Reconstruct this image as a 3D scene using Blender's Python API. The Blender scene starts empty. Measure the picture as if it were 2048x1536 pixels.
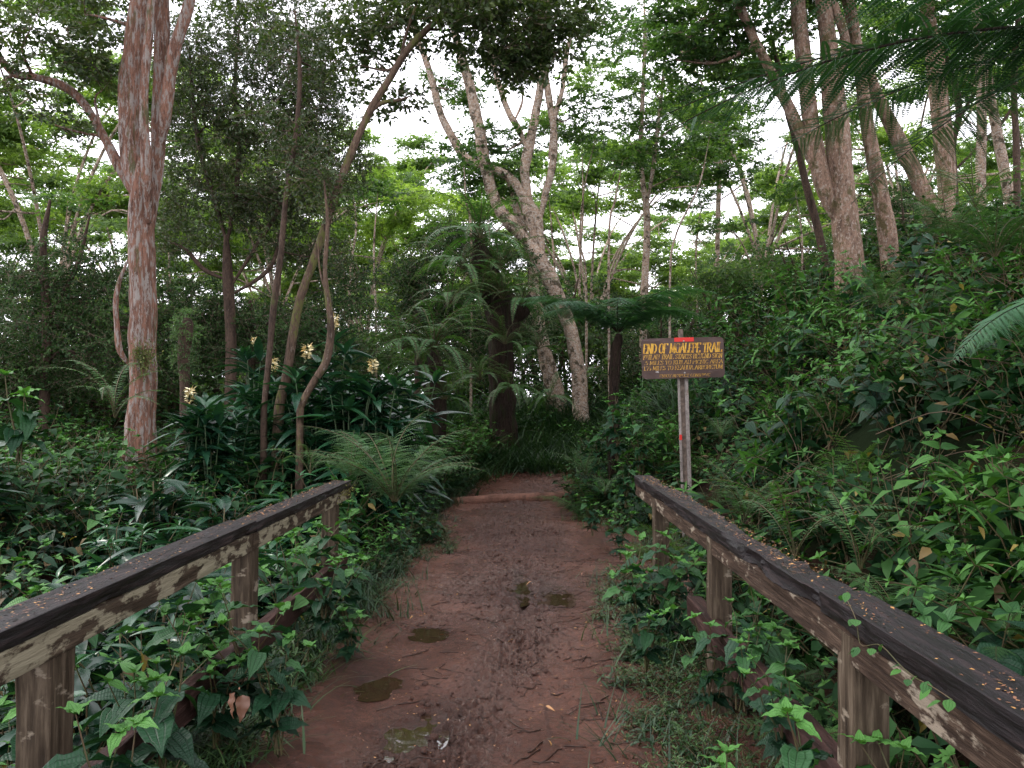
import bpy, math, random
import numpy as np
from mathutils import Matrix, Vector

random.seed(7)
RNG = np.random.default_rng(7)
R = math.radians
SC = bpy.context.scene
COL = SC.collection

# ------------------------------------------------------------------ camera
FPX = 1670.0
EYE = np.array((0.0, 0.0, 1.6))
YAW = math.atan(21 / FPX)
PITCH = math.atan(42 / FPX)
cam = bpy.data.cameras.new('camera')
cam.sensor_width = 36
cam.lens = FPX / 2048 * 36
cam.clip_end = 900
cam.clip_start = 0.02
camo = bpy.data.objects.new('camera', cam)
COL.objects.link(camo)
camo.location = EYE
camo.rotation_euler = (R(90) + PITCH, 0, YAW)
SC.camera = camo
_CM = np.array((Matrix.Rotation(YAW, 3, 'Z') @ Matrix.Rotation(R(90) + PITCH, 3, 'X')))


def P(px, py, Y):
    """world point seen at photo pixel (px, py) at distance Y along +Y"""
    d = _CM @ np.array(((px - 1024) / FPX, (768 - py) / FPX, -1.0))
    return EYE + d * (Y / d[1])


# ------------------------------------------------------------------ world, sun, exposure
SUN_DIR = Vector((-0.80, 0.25, 0.80)).normalized()     # towards the sun
w = bpy.data.worlds.new("World")
SC.world = w
w.use_nodes = True
nt = w.node_tree
bg = nt.nodes['Background']
sky = nt.nodes.new('ShaderNodeTexSky')
sky.sky_type = 'NISHITA'
sky.sun_disc = False
sky.sun_elevation = math.asin(SUN_DIR.z)
sky.sun_rotation = math.atan2(SUN_DIR.x, SUN_DIR.y)
tc = nt.nodes.new('ShaderNodeTexCoord')
mp = nt.nodes.new('ShaderNodeMapping')
mp.inputs['Scale'].default_value = (1, 1, 2.2)
nz = nt.nodes.new('ShaderNodeTexNoise')
nz.inputs['Scale'].default_value = 2.2
nz.inputs['Detail'].default_value = 7
cr = nt.nodes.new('ShaderNodeValToRGB')
cr.color_ramp.elements[0].position = 0.27
cr.color_ramp.elements[1].position = 0.40
mx = nt.nodes.new('ShaderNodeMix')
mx.data_type = 'RGBA'
mx.inputs[7].default_value = (25.0, 24.6, 26.5, 1)
nt.links.new(tc.outputs['Generated'], mp.inputs[0])
nt.links.new(mp.outputs[0], nz.inputs['Vector'])
nt.links.new(nz.outputs['Fac'], cr.inputs[0])
nt.links.new(cr.outputs[0], mx.inputs[0])
nt.links.new(sky.outputs[0], mx.inputs[6])
nt.links.new(mx.outputs[2], bg.inputs[0])
bg.inputs[1].default_value = 0.12
sl = bpy.data.lights.new('sun', 'SUN')
sl.energy = 1.5
sl.angle = R(10)
sl.color = (1.0, 0.93, 0.82)
so = bpy.data.objects.new('sun', sl)
COL.objects.link(so)
so.rotation_euler = SUN_DIR.to_track_quat('Z', 'Y').to_euler()
SC.view_settings.view_transform = 'Standard'
SC.view_settings.look = 'None'
SC.view_settings.gamma = 1
SC.view_settings.exposure = 0.05
SC.render.engine = 'CYCLES'
SC.cycles.max_bounces = 5
SC.cycles.diffuse_bounces = 3
SC.cycles.glossy_bounces = 2
SC.cycles.transmission_bounces = 3
SC.cycles.use_denoising = True


# ------------------------------------------------------------------ noise
def _hash(ix, iy, iz, s):
    h = (ix.astype(np.int64) * 374761393 + iy.astype(np.int64) * 668265263 + iz.astype(np.int64) * 1274126177 + s * 974634777) & 0xffffffff
    h = ((h ^ (h >> 13)) * 1103515245) & 0xffffffff
    h = ((h ^ (h >> 16)) * 2246822519) & 0xffffffff
    return ((h ^ (h >> 15)) & 0xffff) / 65535.0


def vn(p, s=0):
    """value noise -1..1 at points p (N,3)"""
    i = np.floor(p).astype(np.int64)
    f = p - i
    f = f * f * (3 - 2 * f)
    r = 0
    for a in (0, 1):
        for b in (0, 1):
            for c in (0, 1):
                wgt = (f[:, 0] if a else 1 - f[:, 0]) * (f[:, 1] if b else 1 - f[:, 1]) * (f[:, 2] if c else 1 - f[:, 2])
                r = r + wgt * _hash(i[:, 0] + a, i[:, 1] + b, i[:, 2] + c, s)
    return r * 2 - 1


def fbm(p, o=4, s=0):
    r, a = 0, 1.0
    for k in range(o):
        r = r + a * vn(p * (2 ** k), s + k)
        a *= 0.5
    return r


def sstep(a, b, x):
    t = np.clip((x - a) / (b - a), 0, 1)
    return t * t * (3 - 2 * t)


# ------------------------------------------------------------------ geometry accumulator
class Geo:
    def __init__(self):
        self.V, self.F, self.U, self.T, self.M = [], [], [], [], []
        self.n = 0

    def add(self, V, F, U=None, T=None, M=0):
        V = np.asarray(V, float)
        F = np.asarray(F, np.int64)
        n = len(V)
        self.V.append(V)
        self.F.append(np.where(F >= 0, F + self.n, -1))
        self.U.append(np.zeros((n, 2)) if U is None else np.asarray(U, float))
        self.T.append(np.full(n, 0.5) if T is None else np.broadcast_to(np.asarray(T, float), (n,)))
        self.M.append(np.full(len(F), M) if np.isscalar(M) else np.asarray(M))
        self.n += n

    def pack(self):
        if len(self.V) != 1:
            self.V = [np.concatenate(self.V)]
            self.F = [np.concatenate(self.F)]
            self.U = [np.concatenate(self.U)]
            self.T = [np.concatenate(self.T)]
            self.M = [np.concatenate(self.M)]
        return self

    def scatter(self, tpl, Ms, Ts, dt=None, mat=None):
        """copies of tpl with (k,3,3) matrices and (k,3) offsets"""
        tpl.pack()
        V, F, U, T, M = tpl.V[0], tpl.F[0], tpl.U[0], tpl.T[0], tpl.M[0]
        k, n = len(Ms), len(V)
        if k == 0:
            return
        W = np.einsum('kij,nj->kni', Ms, V) + np.asarray(Ts)[:, None, :]
        FF = F[None] + (np.arange(k) * n)[:, None, None]
        FF = np.where(F[None] >= 0, FF, -1)
        TT = np.tile(T, (k, 1))
        if dt is not None:
            TT = TT + np.asarray(dt)[:, None]
        MM = np.tile(M, k) if mat is None else np.full(k * len(F), mat)
        self.add(W.reshape(-1, 3), FF.reshape(-1, 4), np.tile(U, (k, 1)), TT.reshape(-1), MM)

    def split(self, m):
        """the faces of one material as a Geo of their own"""
        self.pack()
        g = Geo()
        keep = self.M[0] == m
        F = self.F[0][keep]
        used = np.unique(F[F >= 0])
        mp_ = np.full(self.n + 1, -1)
        mp_[used] = np.arange(len(used))
        g.add(self.V[0][used], mp_[F], self.U[0][used], self.T[0][used], 0)
        return g

    def mesh(self, name, mats, smooth=True, off=None):
        self.pack()
        V, F, U, T, M = self.V[0], self.F[0], self.U[0], self.T[0], self.M[0]
        T = np.minimum(T, .90)
        if off is not None:
            V = V - np.asarray(off)
        me = bpy.data.meshes.new(name)
        me.vertices.add(len(V))
        me.vertices.foreach_set('co', V.astype(np.float32).ravel())
        L = F[F >= 0].astype(np.int32)
        cnt = (F >= 0).sum(1)
        st = np.concatenate(([0], np.cumsum(cnt)[:-1])).astype(np.int32)
        me.loops.add(len(L))
        me.loops.foreach_set('vertex_index', L)
        me.polygons.add(len(F))
        me.polygons.foreach_set('loop_start', st)
        me.polygons.foreach_set('material_index', M.astype(np.int32))
        me.polygons.foreach_set('use_smooth', np.full(len(F), bool(smooth)))
        uv = me.uv_layers.new(name='uv')
        uv.data.foreach_set('uv', U[L].astype(np.float32).ravel())
        at = me.attributes.new('tint', 'FLOAT', 'POINT')
        at.data.foreach_set('value', T.astype(np.float32))
        me.update(calc_edges=True)
        for m in (mats if isinstance(mats, (list, tuple)) else [mats]):
            me.materials.append(m)
        return me

    def obj(self, name, mats, parent=None, smooth=True, off=None):
        o = bpy.data.objects.new(name, self.mesh(name, mats, smooth, off))
        COL.objects.link(o)
        if parent:
            o.parent = parent
        return o


def tag(o, label=None, cat=None, group=None, kind=None):
    if label: o['label'] = label
    if cat: o['category'] = cat
    if group: o['group'] = group
    if kind: o['kind'] = kind
    return o


def empty(name, loc, label, cat, group=None, rz=0, sc=1.0):
    o = bpy.data.objects.new(name, None)
    o.empty_display_size = 0.1
    COL.objects.link(o)
    o.location = [float(v) for v in loc]
    o.rotation_euler = (0, 0, rz)
    o.scale = (sc, sc, sc)
    return tag(o, label, cat, group)


def child(name, me, parent):
    o = bpy.data.objects.new(name, me)
    COL.objects.link(o)
    o.parent = parent
    return o


# ------------------------------------------------------------------ shapes
def catmull(pts, n):
    pts = np.asarray(pts, float)
    if len(pts) < 3:
        t = np.linspace(0, 1, n)[:, None]
        return pts[0] * (1 - t) + pts[-1] * t
    p = np.vstack([2 * pts[0] - pts[1], pts, 2 * pts[-1] - pts[-2]])
    out = []
    m = len(pts) - 1
    for s in np.linspace(0, m - 1e-6, n):
        i = int(s)
        t = s - i
        a, b, c, d = p[i], p[i + 1], p[i + 2], p[i + 3]
        out.append(0.5 * (2 * b + (c - a) * t + (2 * a - 5 * b + 4 * c - d) * t * t + (3 * b - a - 3 * c + d) * t ** 3))
    return np.array(out)


def tube(g, pts, rad, sides=8, rough=0.0, flute=0.0, nscale=6, mat=0, tint=0.5, seg=None, close=True, seed=0):
    pts = np.asarray(pts, float)
    rad = np.broadcast_to(np.asarray(rad, float), (len(pts),))
    if seg:
        q = catmull(np.hstack([pts, rad[:, None]]), seg)
        pts, rad = q[:, :3], np.maximum(q[:, 3], 1e-4)
    n = len(pts)
    tan = np.gradient(pts, axis=0)
    tan /= np.linalg.norm(tan, axis=1)[:, None] + 1e-12
    ref = np.array((0.0, 1.0, 0.0)) if abs(tan[0][1]) < 0.8 else np.array((1.0, 0, 0))
    A = []
    a = ref - tan[0] * np.dot(ref, tan[0])
    for i in range(n):
        a = a - tan[i] * np.dot(a, tan[i])
        a /= np.linalg.norm(a) + 1e-12
        A.append(a)
    A = np.array(A)
    B = np.cross(tan, A)
    th = np.linspace(0, 2 * math.pi, sides, endpoint=False)
    ln = np.concatenate(([0], np.cumsum(np.linalg.norm(np.diff(pts, axis=0), axis=1))))
    rr = np.repeat(rad[:, None], sides, 1)
    if flute:
        ph = vn(np.stack([ln * 0.35, ln * 0 + seed, ln * 0], 1), 5)[:, None] * 1.6
        rr = rr * (1 + flute * np.sin(3 * th[None] + ph) + flute * 0.5 * np.sin(5 * th[None] + 1.7 + 2 * ph) + flute * 0.35 * np.sin(9 * th[None] - ph))
    dirs = A[:, None] * np.cos(th)[None, :, None] + B[:, None] * np.sin(th)[None, :, None]
    V = pts[:, None] + dirs * rr[..., None]
    if rough:
        q = V.reshape(-1, 3) * np.array((nscale, nscale, nscale * 0.35))
        d = fbm(q + seed, 3, seed)
        V = V + dirs * (d.reshape(n, sides) * rough * rr)[..., None]
    F = []
    for i in range(n - 1):
        for j in range(sides):
            k = (j + 1) % sides
            F.append((i * sides + j, i * sides + k, (i + 1) * sides + k, (i + 1) * sides + j))
    V = V.reshape(-1, 3)
    U = np.stack([np.tile(np.arange(sides) / sides, n), np.repeat(ln, sides)], 1)
    if close:
        V = np.vstack([V, pts[0][None], pts[-1][None]])
        U = np.vstack([U, [[0, 0], [0, ln[-1]]]])
        for j in range(sides):
            k = (j + 1) % sides
            F.append((n * sides, k, j, -1))
            F.append((n * sides + 1, (n - 1) * sides + j, (n - 1) * sides + k, -1))
    g.add(V, F, U, tint, mat)


def rots(yaw, tilt, roll, scale):
    """(k,3,3): Rz(yaw) Rx(tilt) Ry(roll) * scale"""
    yaw, tilt, roll, scale = np.broadcast_arrays(*[np.asarray(v, float) for v in (yaw, tilt, roll, scale)])
    c, s = np.cos(yaw), np.sin(yaw)
    o, z = np.ones_like(c), np.zeros_like(c)
    A = np.stack([np.stack([c, -s, z], -1), np.stack([s, c, z], -1), np.stack([z, z, o], -1)], -2)
    c, s = np.cos(tilt), np.sin(tilt)
    B = np.stack([np.stack([o, z, z], -1), np.stack([z, c, -s], -1), np.stack([z, s, c], -1)], -2)
    c, s = np.cos(roll), np.sin(roll)
    C = np.stack([np.stack([c, z, s], -1), np.stack([z, o, z], -1), np.stack([-s, z, c], -1)], -2)
    return (A @ B @ C) * scale[..., None, None]


def leaf(nu, nv, width, p=0.75, fold=0.25, droop=0.25, tip=0.0, wav=0.0):
    """a leaf of length 1 along +Y, facing +Z"""
    t = np.linspace(0, 1, nu + 1)
    wdt = np.sin(math.pi * t ** p) ** 0.9 * (1 - tip * t) * width * 0.5
    wdt = np.maximum(wdt, 0.004)
    u = np.linspace(-1, 1, nv + 1)
    x = wdt[:, None] * u[None]
    y = t[:, None] * np.ones_like(u)[None]
    z = np.abs(u)[None] * wdt[:, None] * fold * (1 - 0.5 * t[:, None]) * 1.6 - droop * (t[:, None] ** 2) + wav * np.sin(t[:, None] * 17) * np.abs(u)[None] * 0.05
    V = np.stack([x, y, z + 0 * x], -1).reshape(-1, 3)
    U = np.stack([np.broadcast_to((u[None] + 1) / 2, x.shape), y], -1).reshape(-1, 2)
    F = []
    for i in range(nu):
        for j in range(nv):
            a = i * (nv + 1) + j
            F.append((a, a + 1, a + nv + 2, a + nv + 1))
    g = Geo()
    g.add(V, F, U, 0.5)
    return g


LEAF_HI = leaf(9, 4, 0.66, 0.62, 0.20, 0.34, 0.30, 1.0)
LEAF_MID = leaf(5, 2, 0.64, 0.64, 0.22, 0.34, 0.25)
LEAF_LO = leaf(3, 2, 0.62, 0.68, 0.22, 0.3, 0.2)
LANCE = leaf(7, 2, 0.24, 0.8, 0.35, 0.45, 0.2)
LANCE_LO = leaf(3, 2, 0.26, 0.8, 0.35, 0.4, 0.2)
SMALL = leaf(2, 1, 0.5, 0.8, 0, 0.15)
PINNA = leaf(3, 1, 0.20, 0.55, 0, 0.12)


def frond(n, L, w, arch=(60, -25), kind='simple', prof='sword', m=9, seed=0, pw=None, bend=0.0, plw=.36, pl=.20):
    """fern frond: rachis from the origin heading +Y, arching; pinnae both sides"""
    rg = np.random.default_rng(seed)
    g = Geo()
    N = n + 4
    ang = np.radians(np.linspace(arch[0], arch[1], N))
    st = L / N
    yy = np.cumsum(np.cos(ang)) * st
    zz = np.cumsum(np.sin(ang)) * st
    t = np.linspace(0, 1, N)
    xx = bend * t ** 2 * L
    rach = np.stack([xx, yy, zz], 1)
    tube(g, rach, np.linspace(0.006, 0.0015, N) * (L / 0.9) ** 0.6, 3, mat=1, tint=0.4, close=False)
    yaws, tilts, scs, pos, tin = [], [], [], [], []
    for i in range(2, N - 1):
        tt = i / (N - 1)
        if prof == 'sword':
            ww = w * min(1, tt * 5) * (1 - max(0, (tt - 0.55) / 0.45) ** 1.6 * 0.9)
        else:
            ww = w * (math.sin(math.pi * min(1, (tt * 0.88 + 0.10)) ** 0.75) ** 0.8)
        for sd in (-1, 1):
            yaws.append(-sd * R(78 - 22 * tt + rg.normal(0, 4)))
            tilts.append(ang[i] * 0.35 + R(rg.normal(-6, 7)))
            scs.append(max(0.01, ww * (1 + rg.normal(0, 0.05))))
            pos.append(rach[i])
            tin.append(rg.normal(0, 0.06))
    Ms = rots(yaws, tilts, 0, scs)
    if kind == 'simple':
        g.scatter(PINNA if pw is None else leaf(3, 1, pw, 0.55, 0, 0.12), Ms, np.array(pos), tin)
    else:
        pin = Geo()
        y = np.linspace(0.06, 0.97, m)
        l = pl * np.minimum(1, (1.04 - y) * 1.7) + pl * .1
        wl = leaf(2, 1, plw, 0.6, 0, 0.1)
        for sd in (-1, 1):
            pin.scatter(wl, rots(-sd * R(66), 0, 0, l), np.stack([0 * y, y, -0.25 * y ** 2], 1), np.zeros(m))
        tube(pin, [(0, 0, 0), (0, .5, -.06), (0, .98, -.24)], [.005, .0035, .002], 3, mat=0, close=False)
        g.scatter(pin, Ms, np.array(pos), tin)
    return g


# ------------------------------------------------------------------ materials
def mat_new(name):
    m = bpy.data.materials.new(name)
    m.use_nodes = True
    t = m.node_tree
    return m, t, t.nodes['Principled BSDF'], t.nodes['Material Output']


def N(t, typ, **kw):
    n = t.nodes.new(typ)
    for k, v in kw.items():
        setattr(n, k, v)
    return n


def ramp(t, fac, stops):
    r = t.nodes.new('ShaderNodeValToRGB')
    e = r.color_ramp.elements
    while len(e) > 1:
        e.remove(e[0])
    e[0].position = stops[0][0]
    e[0].color = (*stops[0][1], 1)
    for p_, c in stops[1:]:
        x = e.new(p_)
        x.color = (*c, 1)
    if fac is not None:
        t.links.new(fac, r.inputs[0])
    return r.outputs[0]


def noise(t, scale, detail=5, rough=0.55, vec=None, sc3=None):
    n = N(t, 'ShaderNodeTexNoise')
    n.inputs['Scale'].default_value = scale
    n.inputs['Detail'].default_value = detail
    n.inputs['Roughness'].default_value = rough
    if vec is None:
        c = N(t, 'ShaderNodeTexCoord')
        vec = c.outputs['Object']
    if sc3:
        m = N(t, 'ShaderNodeMapping')
        m.inputs['Scale'].default_value = sc3
        t.links.new(vec, m.inputs[0])
        vec = m.outputs[0]
    t.links.new(vec, n.inputs['Vector'])
    return n.outputs['Fac']


def mixc(t, fac, a, b, mode='MIX'):
    m = N(t, 'ShaderNodeMix', data_type='RGBA', blend_type=mode)
    if isinstance(fac, float): m.inputs[0].default_value = fac
    else: t.links.new(fac, m.inputs[0])
    for i, v in ((6, a), (7, b)):
        if isinstance(v, tuple): m.inputs[i].default_value = (*v, 1)
        else: t.links.new(v, m.inputs[i])
    return m.outputs[2]


def bump(t, h, strength, dist, bsdf):
    b = N(t, 'ShaderNodeBump')
    b.inputs['Strength'].default_value = strength
    b.inputs['Distance'].default_value = dist
    t.links.new(h, b.inputs['Height'])
    t.links.new(b.outputs[0], bsdf.inputs['Normal'])
    return b


def leaf_mat(name, c0, c1, c2, rough=0.42, trans=0.3, veins=False, spec=0.5, tcol=None):
    m, t, b, out = mat_new(name)
    a = N(t, 'ShaderNodeAttribute', attribute_name='tint')
    oi = N(t, 'ShaderNodeObjectInfo')
    ad = N(t, 'ShaderNodeMath', operation='MULTIPLY_ADD')
    t.links.new(oi.outputs['Random'], ad.inputs[0])
    ad.inputs[1].default_value = 0.16
    ad.inputs[2].default_value = -0.08
    ad2 = N(t, 'ShaderNodeMath', operation='ADD')
    t.links.new(ad.outputs[0], ad2.inputs[0])
    t.links.new(a.outputs['Fac'], ad2.inputs[1])
    c = ramp(t, ad2.outputs[0], [(0.0, c0), (0.5, c1), (0.85, c2), (0.985, tuple(v * 1.15 for v in c2)), (1.0, (0.20, 0.18, 0.03))])
    if veins:
        uvn = N(t, 'ShaderNodeUVMap', uv_map='uv')
        sp = N(t, 'ShaderNodeSeparateXYZ')
        t.links.new(uvn.outputs[0], sp.inputs[0])
        mm = N(t, 'ShaderNodeMath', operation='PINGPONG')
        mu = N(t, 'ShaderNodeMath', operation='MULTIPLY')
        mu.inputs[1].default_value = 4.0
        t.links.new(sp.outputs[0], mu.inputs[0])
        t.links.new(mu.outputs[0], mm.inputs[0])
        mm.inputs[1].default_value = 0.5
        inv = N(t, 'ShaderNodeMapRange')
        t.links.new(mm.outputs[0], inv.inputs[0])
        inv.inputs[1].default_value = 0.0
        inv.inputs[2].default_value = 0.14
        inv.inputs[3].default_value = 0.0
        inv.inputs[4].default_value = 1.0
        wv = N(t, 'ShaderNodeMath', operation='SINE')
        wm = N(t, 'ShaderNodeMath', operation='MULTIPLY')
        wm.inputs[1].default_value = 95
        t.links.new(sp.outputs[1], wm.inputs[0])
        t.links.new(wm.outputs[0], wv.inputs[0])
        sc = N(t, 'ShaderNodeMath', operation='MULTIPLY_ADD')
        t.links.new(wv.outputs[0], sc.inputs[0])
        sc.inputs[1].default_value = 0.22
        t.links.new(inv.outputs[0], sc.inputs[2])
        bump(t, sc.outputs[0], 0.55, 0.004, b)
        dk = ramp(t, inv.outputs[0], [(0, (0.55, 0.6, 0.5)), (1, (1, 1, 1))])
        c = mixc(t, 1.0, c, dk, 'MULTIPLY')
    t.links.new(c, b.inputs['Base Color'])
    b.inputs['Roughness'].default_value = rough
    b.inputs['Specular IOR Level'].default_value = spec
    if trans:
        tr = N(t, 'ShaderNodeBsdfTranslucent')
        tm = mixc(t, 1.0, c, tcol or (1.35, 1.5, 0.5), 'MULTIPLY')
        t.links.new(tm, tr.inputs[0])
        ms = N(t, 'ShaderNodeMixShader')
        ms.inputs[0].default_value = trans
        t.links.new(b.outputs[0], ms.inputs[1])
        t.links.new(tr.outputs[0], ms.inputs[2])
        t.links.new(ms.outputs[0], out.inputs[0])
    return m


M = {}
M['shrub'] = leaf_mat('shrub leaf', (0.007, 0.026, 0.014), (0.017, 0.062, 0.027), (0.085, 0.23, 0.048), 0.42, 0.18, True, 0.25)
M['bank'] = leaf_mat('bank leaf', (0.006, 0.022, 0.008), (0.016, 0.054, 0.018), (0.065, 0.17, 0.036), 0.55, 0.18, False, 0.15)
M['glossy'] = leaf_mat('glossy leaf', (0.007, 0.026, 0.016), (0.013, 0.050, 0.026), (0.035, 0.115, 0.045), 0.27, 0.15, spec=0.5)
M['fern'] = leaf_mat('fern frond', (0.024, 0.064, 0.020), (0.050, 0.125, 0.036), (0.12, 0.24, 0.065), 0.5, 0.3)
M['tfern'] = leaf_mat('tree fern frond', (0.025, 0.075, 0.038), (0.045, 0.13, 0.060), (0.08, 0.19, 0.08), 0.45, 0.3)
M['dark'] = leaf_mat('dark crown leaf', (0.022, 0.042, 0.018), (0.045, 0.075, 0.024), (0.10, 0.14, 0.035), 0.42, 0.32)
M['albizia'] = leaf_mat('albizia leaf', (0.030, 0.070, 0.028), (0.062, 0.13, 0.042), (0.15, 0.25, 0.07), 0.5, 0.45)
M['albizia_far_lit'] = leaf_mat('far sunlit albizia leaf', (0.065, 0.12, 0.045), (0.15, 0.24, 0.08), (0.28, 0.38, 0.11), 0.5, 0.55)  # paler than the near leaf: sunlight on the far canopy put into colour
M['bushleaf'] = leaf_mat('bush leaf', (0.012, 0.030, 0.010), (0.024, 0.058, 0.017), (0.06, 0.12, 0.03), 0.55, 0.2, spec=.2)
M['grass'] = leaf_mat('grass blade', (0.009, 0.028, 0.010), (0.020, 0.058, 0.019), (0.055, 0.115, 0.03), 0.5, 0.2)


def plain(name, c, rough=0.7, nsc=None, c2=None, spec=0.3):
    m, t, b, out = mat_new(name)
    b.inputs['Base Color'].default_value = (*c, 1)
    b.inputs['Roughness'].default_value = rough
    b.inputs['Specular IOR Level'].default_value = spec
    if nsc:
        f = noise(t, nsc)
        t.links.new(ramp(t, f, [(0.35, c), (0.65, c2)]), b.inputs['Base Color'])
        bump(t, f, 0.4, 0.01, b)
    return m


M['stem'] = plain('green brown stem', (0.06, 0.07, 0.025), 0.6, 20, (0.09, 0.055, 0.03))
M['gstem'] = plain('green ginger stem', (0.03, 0.06, 0.025), 0.5, 15, (0.05, 0.075, 0.03))
M['twig'] = plain('twig', (0.09, 0.06, 0.045), 0.8, 12, (0.20, 0.15, 0.11))


def bark(name, base, dark, pale, moss, palethr=0.55, mossthr=0.62, stretch=0.22, scale=7, bstr=0.7, bd=0.03):
    m, t, b, out = mat_new(name)
    f = noise(t, scale, 9, 0.70, sc3=(1, 1, stretch))
    fine = noise(t, scale * 5, 6, 0.7, sc3=(1, 1, stretch * 1.5))
    c = ramp(t, f, [(0.34, dark), (0.46, base), (0.60, tuple(min(1, v * 1.4) for v in base))])
    c = mixc(t, ramp(t, fine, [(.40, (.65, .65, .65)), (.52, (0, 0, 0))]), c, dark)
    f2 = noise(t, scale * 2.3, 9, 0.75, sc3=(1, 1, stretch * 2.2))
    k = ramp(t, f2, [(palethr - .02, (0, 0, 0)), (palethr + 0.03, (1, 1, 1))])
    c = mixc(t, k, c, mixc(t, fine, tuple(v * .75 for v in pale), pale))
    f3 = noise(t, scale * 0.55, 9, 0.72, sc3=(1, 1, min(1, stretch * 2)))
    k3 = ramp(t, f3, [(mossthr - .03, (0, 0, 0)), (mossthr + 0.03, (.9, .9, .9))])
    c = mixc(t, k3, c, moss)
    t.links.new(c, b.inputs['Base Color'])
    b.inputs['Roughness'].default_value = 0.8
    b.inputs['Specular IOR Level'].default_value = 0.2
    hsum = N(t, 'ShaderNodeMath', operation='ADD')
    t.links.new(f, hsum.inputs[0])
    t.links.new(f2, hsum.inputs[1])
    bump(t, hsum.outputs[0], bstr, bd, b)
    return m


M['bark_red'] = bark('peeling reddish bark', (0.29, 0.150, 0.105), (0.075, 0.04, 0.03), (0.47, 0.41, 0.37), (0.12, 0.115, 0.05), 0.52, 0.60, 0.10, 9, 1.0, 0.10)
M['bark_lichen'] = bark('lichen spotted bark', (0.38, 0.27, 0.195), (0.10, 0.066, 0.046), (0.60, 0.52, 0.44), (0.05, 0.042, 0.022), 0.52, 0.56, 0.6, 8, 1.0, 0.07)
M['bark_pink'] = bark('pinkish smooth bark', (0.27, 0.175, 0.125), (0.10, 0.062, 0.045), (0.46, 0.38, 0.31), (0.105, 0.085, 0.035), 0.55, 0.57, 0.35, 8, 1.0, 0.06)
M['bark_dark'] = bark('dark bark', (0.065, 0.042, 0.03), (0.02, 0.013, 0.01), (0.18, 0.14, 0.11), (0.06, 0.065, 0.02), 0.63, 0.62, 0.3, 9, 0.8, 0.02)
M['bark_mid'] = bark('mossy brown bark', (0.095, 0.062, 0.043), (0.03, 0.02, 0.014), (0.22, 0.18, 0.15), (0.10, 0.105, 0.03), 0.60, 0.56, 0.2, 9, 0.9, 0.02)
M['bark_fib'] = bark('fibrous fern trunk', (0.038, 0.023, 0.016), (0.010, 0.007, 0.005), (0.09, 0.058, 0.038), (0.03, 0.035, 0.012), 0.62, 0.56, 0.10, 14, 1.0, 0.10)


# ------------------------------------------------------------------ terrain
def path_c(y):
    return 0.12 + 0.055 * np.maximum(0, y - 12.5) ** 1.6 * (y < 60)


def base_z(y):
    return 0.42 * sstep(13.6, 17.0, y)


def H(x, y, rough=True):
    x = np.asarray(x, float)
    y = np.asarray(y, float)
    x, y = np.broadcast_arrays(x, y)
    shp = x.shape
    x = x.ravel(); y = y.ravel()
    bz = base_z(y)
    c = np.where(y < 20, path_c(np.minimum(y, 20)), 0.12 + 0.055 * 7.5 ** 1.6)
    fade = 1 - sstep(18, 22, y)
    xr = x - c * (y < 60) * fade
    # inside the path the sheet lies lower than the path mesh
    wr = 1.1 + 0.75 * sstep(7.0, 8.0, y) * (1 - sstep(10.2, 12.0, y))
    z = np.where((xr > -1.25) & (xr < wr), -0.12, 0.0)
    z = -0.12 * (1 - np.maximum(sstep(1.20, 1.50, -xr), sstep(wr - 0.1, wr + 0.3, xr))) * fade
    # left: ditch under the rail then a slow rise
    l = np.maximum(0, -x - 1.45)
    z = z - 0.40 * sstep(0.0, 0.6, l) * (1 - sstep(1.5, 4.5, l)) * (1 - sstep(6, 10, y)) + 0.55 * sstep(1.5, 9, l)
    # right bank
    r = np.maximum(0, x - 1.45 - 0.25 * sstep(7, 8.5, y) * (1 - sstep(10, 12, y)) - 0.25 * np.maximum(0, y - 15))
    bank = 5.2 * (1 - np.exp(-(r * 0.95 / 5.2) ** 1.08 * 1.25))
    qb = np.stack([x, y, 0 * x], 1)
    bank = bank + sstep(.3, 1.2, r) * (.22 * vn(qb * 1.1, 13) + .14 * vn(qb * 2.6, 14)) * rough
    z = z + bank
    # mound closing the view behind the bend of the path
    z = z + 1.35 * sstep(16.5, 22.5, y) * (1 - 0.6 * sstep(1, 6, r)) + bz
    if rough:
        q = np.stack([x, y, 0 * x], 1)
        outside = 1 - (1 - np.maximum(sstep(1.2, 1.9, -xr), sstep(wr, wr + 0.6, xr))) * fade
        z = z + outside * (0.10 * fbm(q * 0.9, 3, 3) + 0.03 * vn(q * 5, 9))
    return z.reshape(shp)


def Hs(x, y):
    return float(H(np.array([x]), np.array([y]))[0])


def zone(x, y):
    px = 1045 + FPX * x / y
    for lim, nm in ((230, 'left of the reddish tree'), (420, 'between the reddish tree and the dense dark tree'), (640, 'behind the leaning tree'), (900, 'between the leaning tree and the forked tree'), (1130, 'behind the forked tree'),
                    (1280, 'right of the forked tree'), (1480, 'behind the trail sign'), (1660, 'left of the thick pinkish trunk'), (1900, 'behind the leaning trunks on the bank')):
        if px < lim:
            return nm
    return 'beyond the right end of the bank'


SEEN = {}


def uniq(lb):
    """a second or third one in the same zone says so"""
    n_ = SEEN.get(lb, 0)
    SEEN[lb] = n_ + 1
    return lb + ('', ', second from the left', ', third from the left', ', fourth from the left', ', fifth from the left')[min(n_, 4)]


# puddles: (x, y, rx, ry, depth, rot)
def gpt(px, py):
    Y = FPX * 1.6 / (py - 810)
    p = P(px, py, Y)
    return p[0], p[1]


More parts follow.
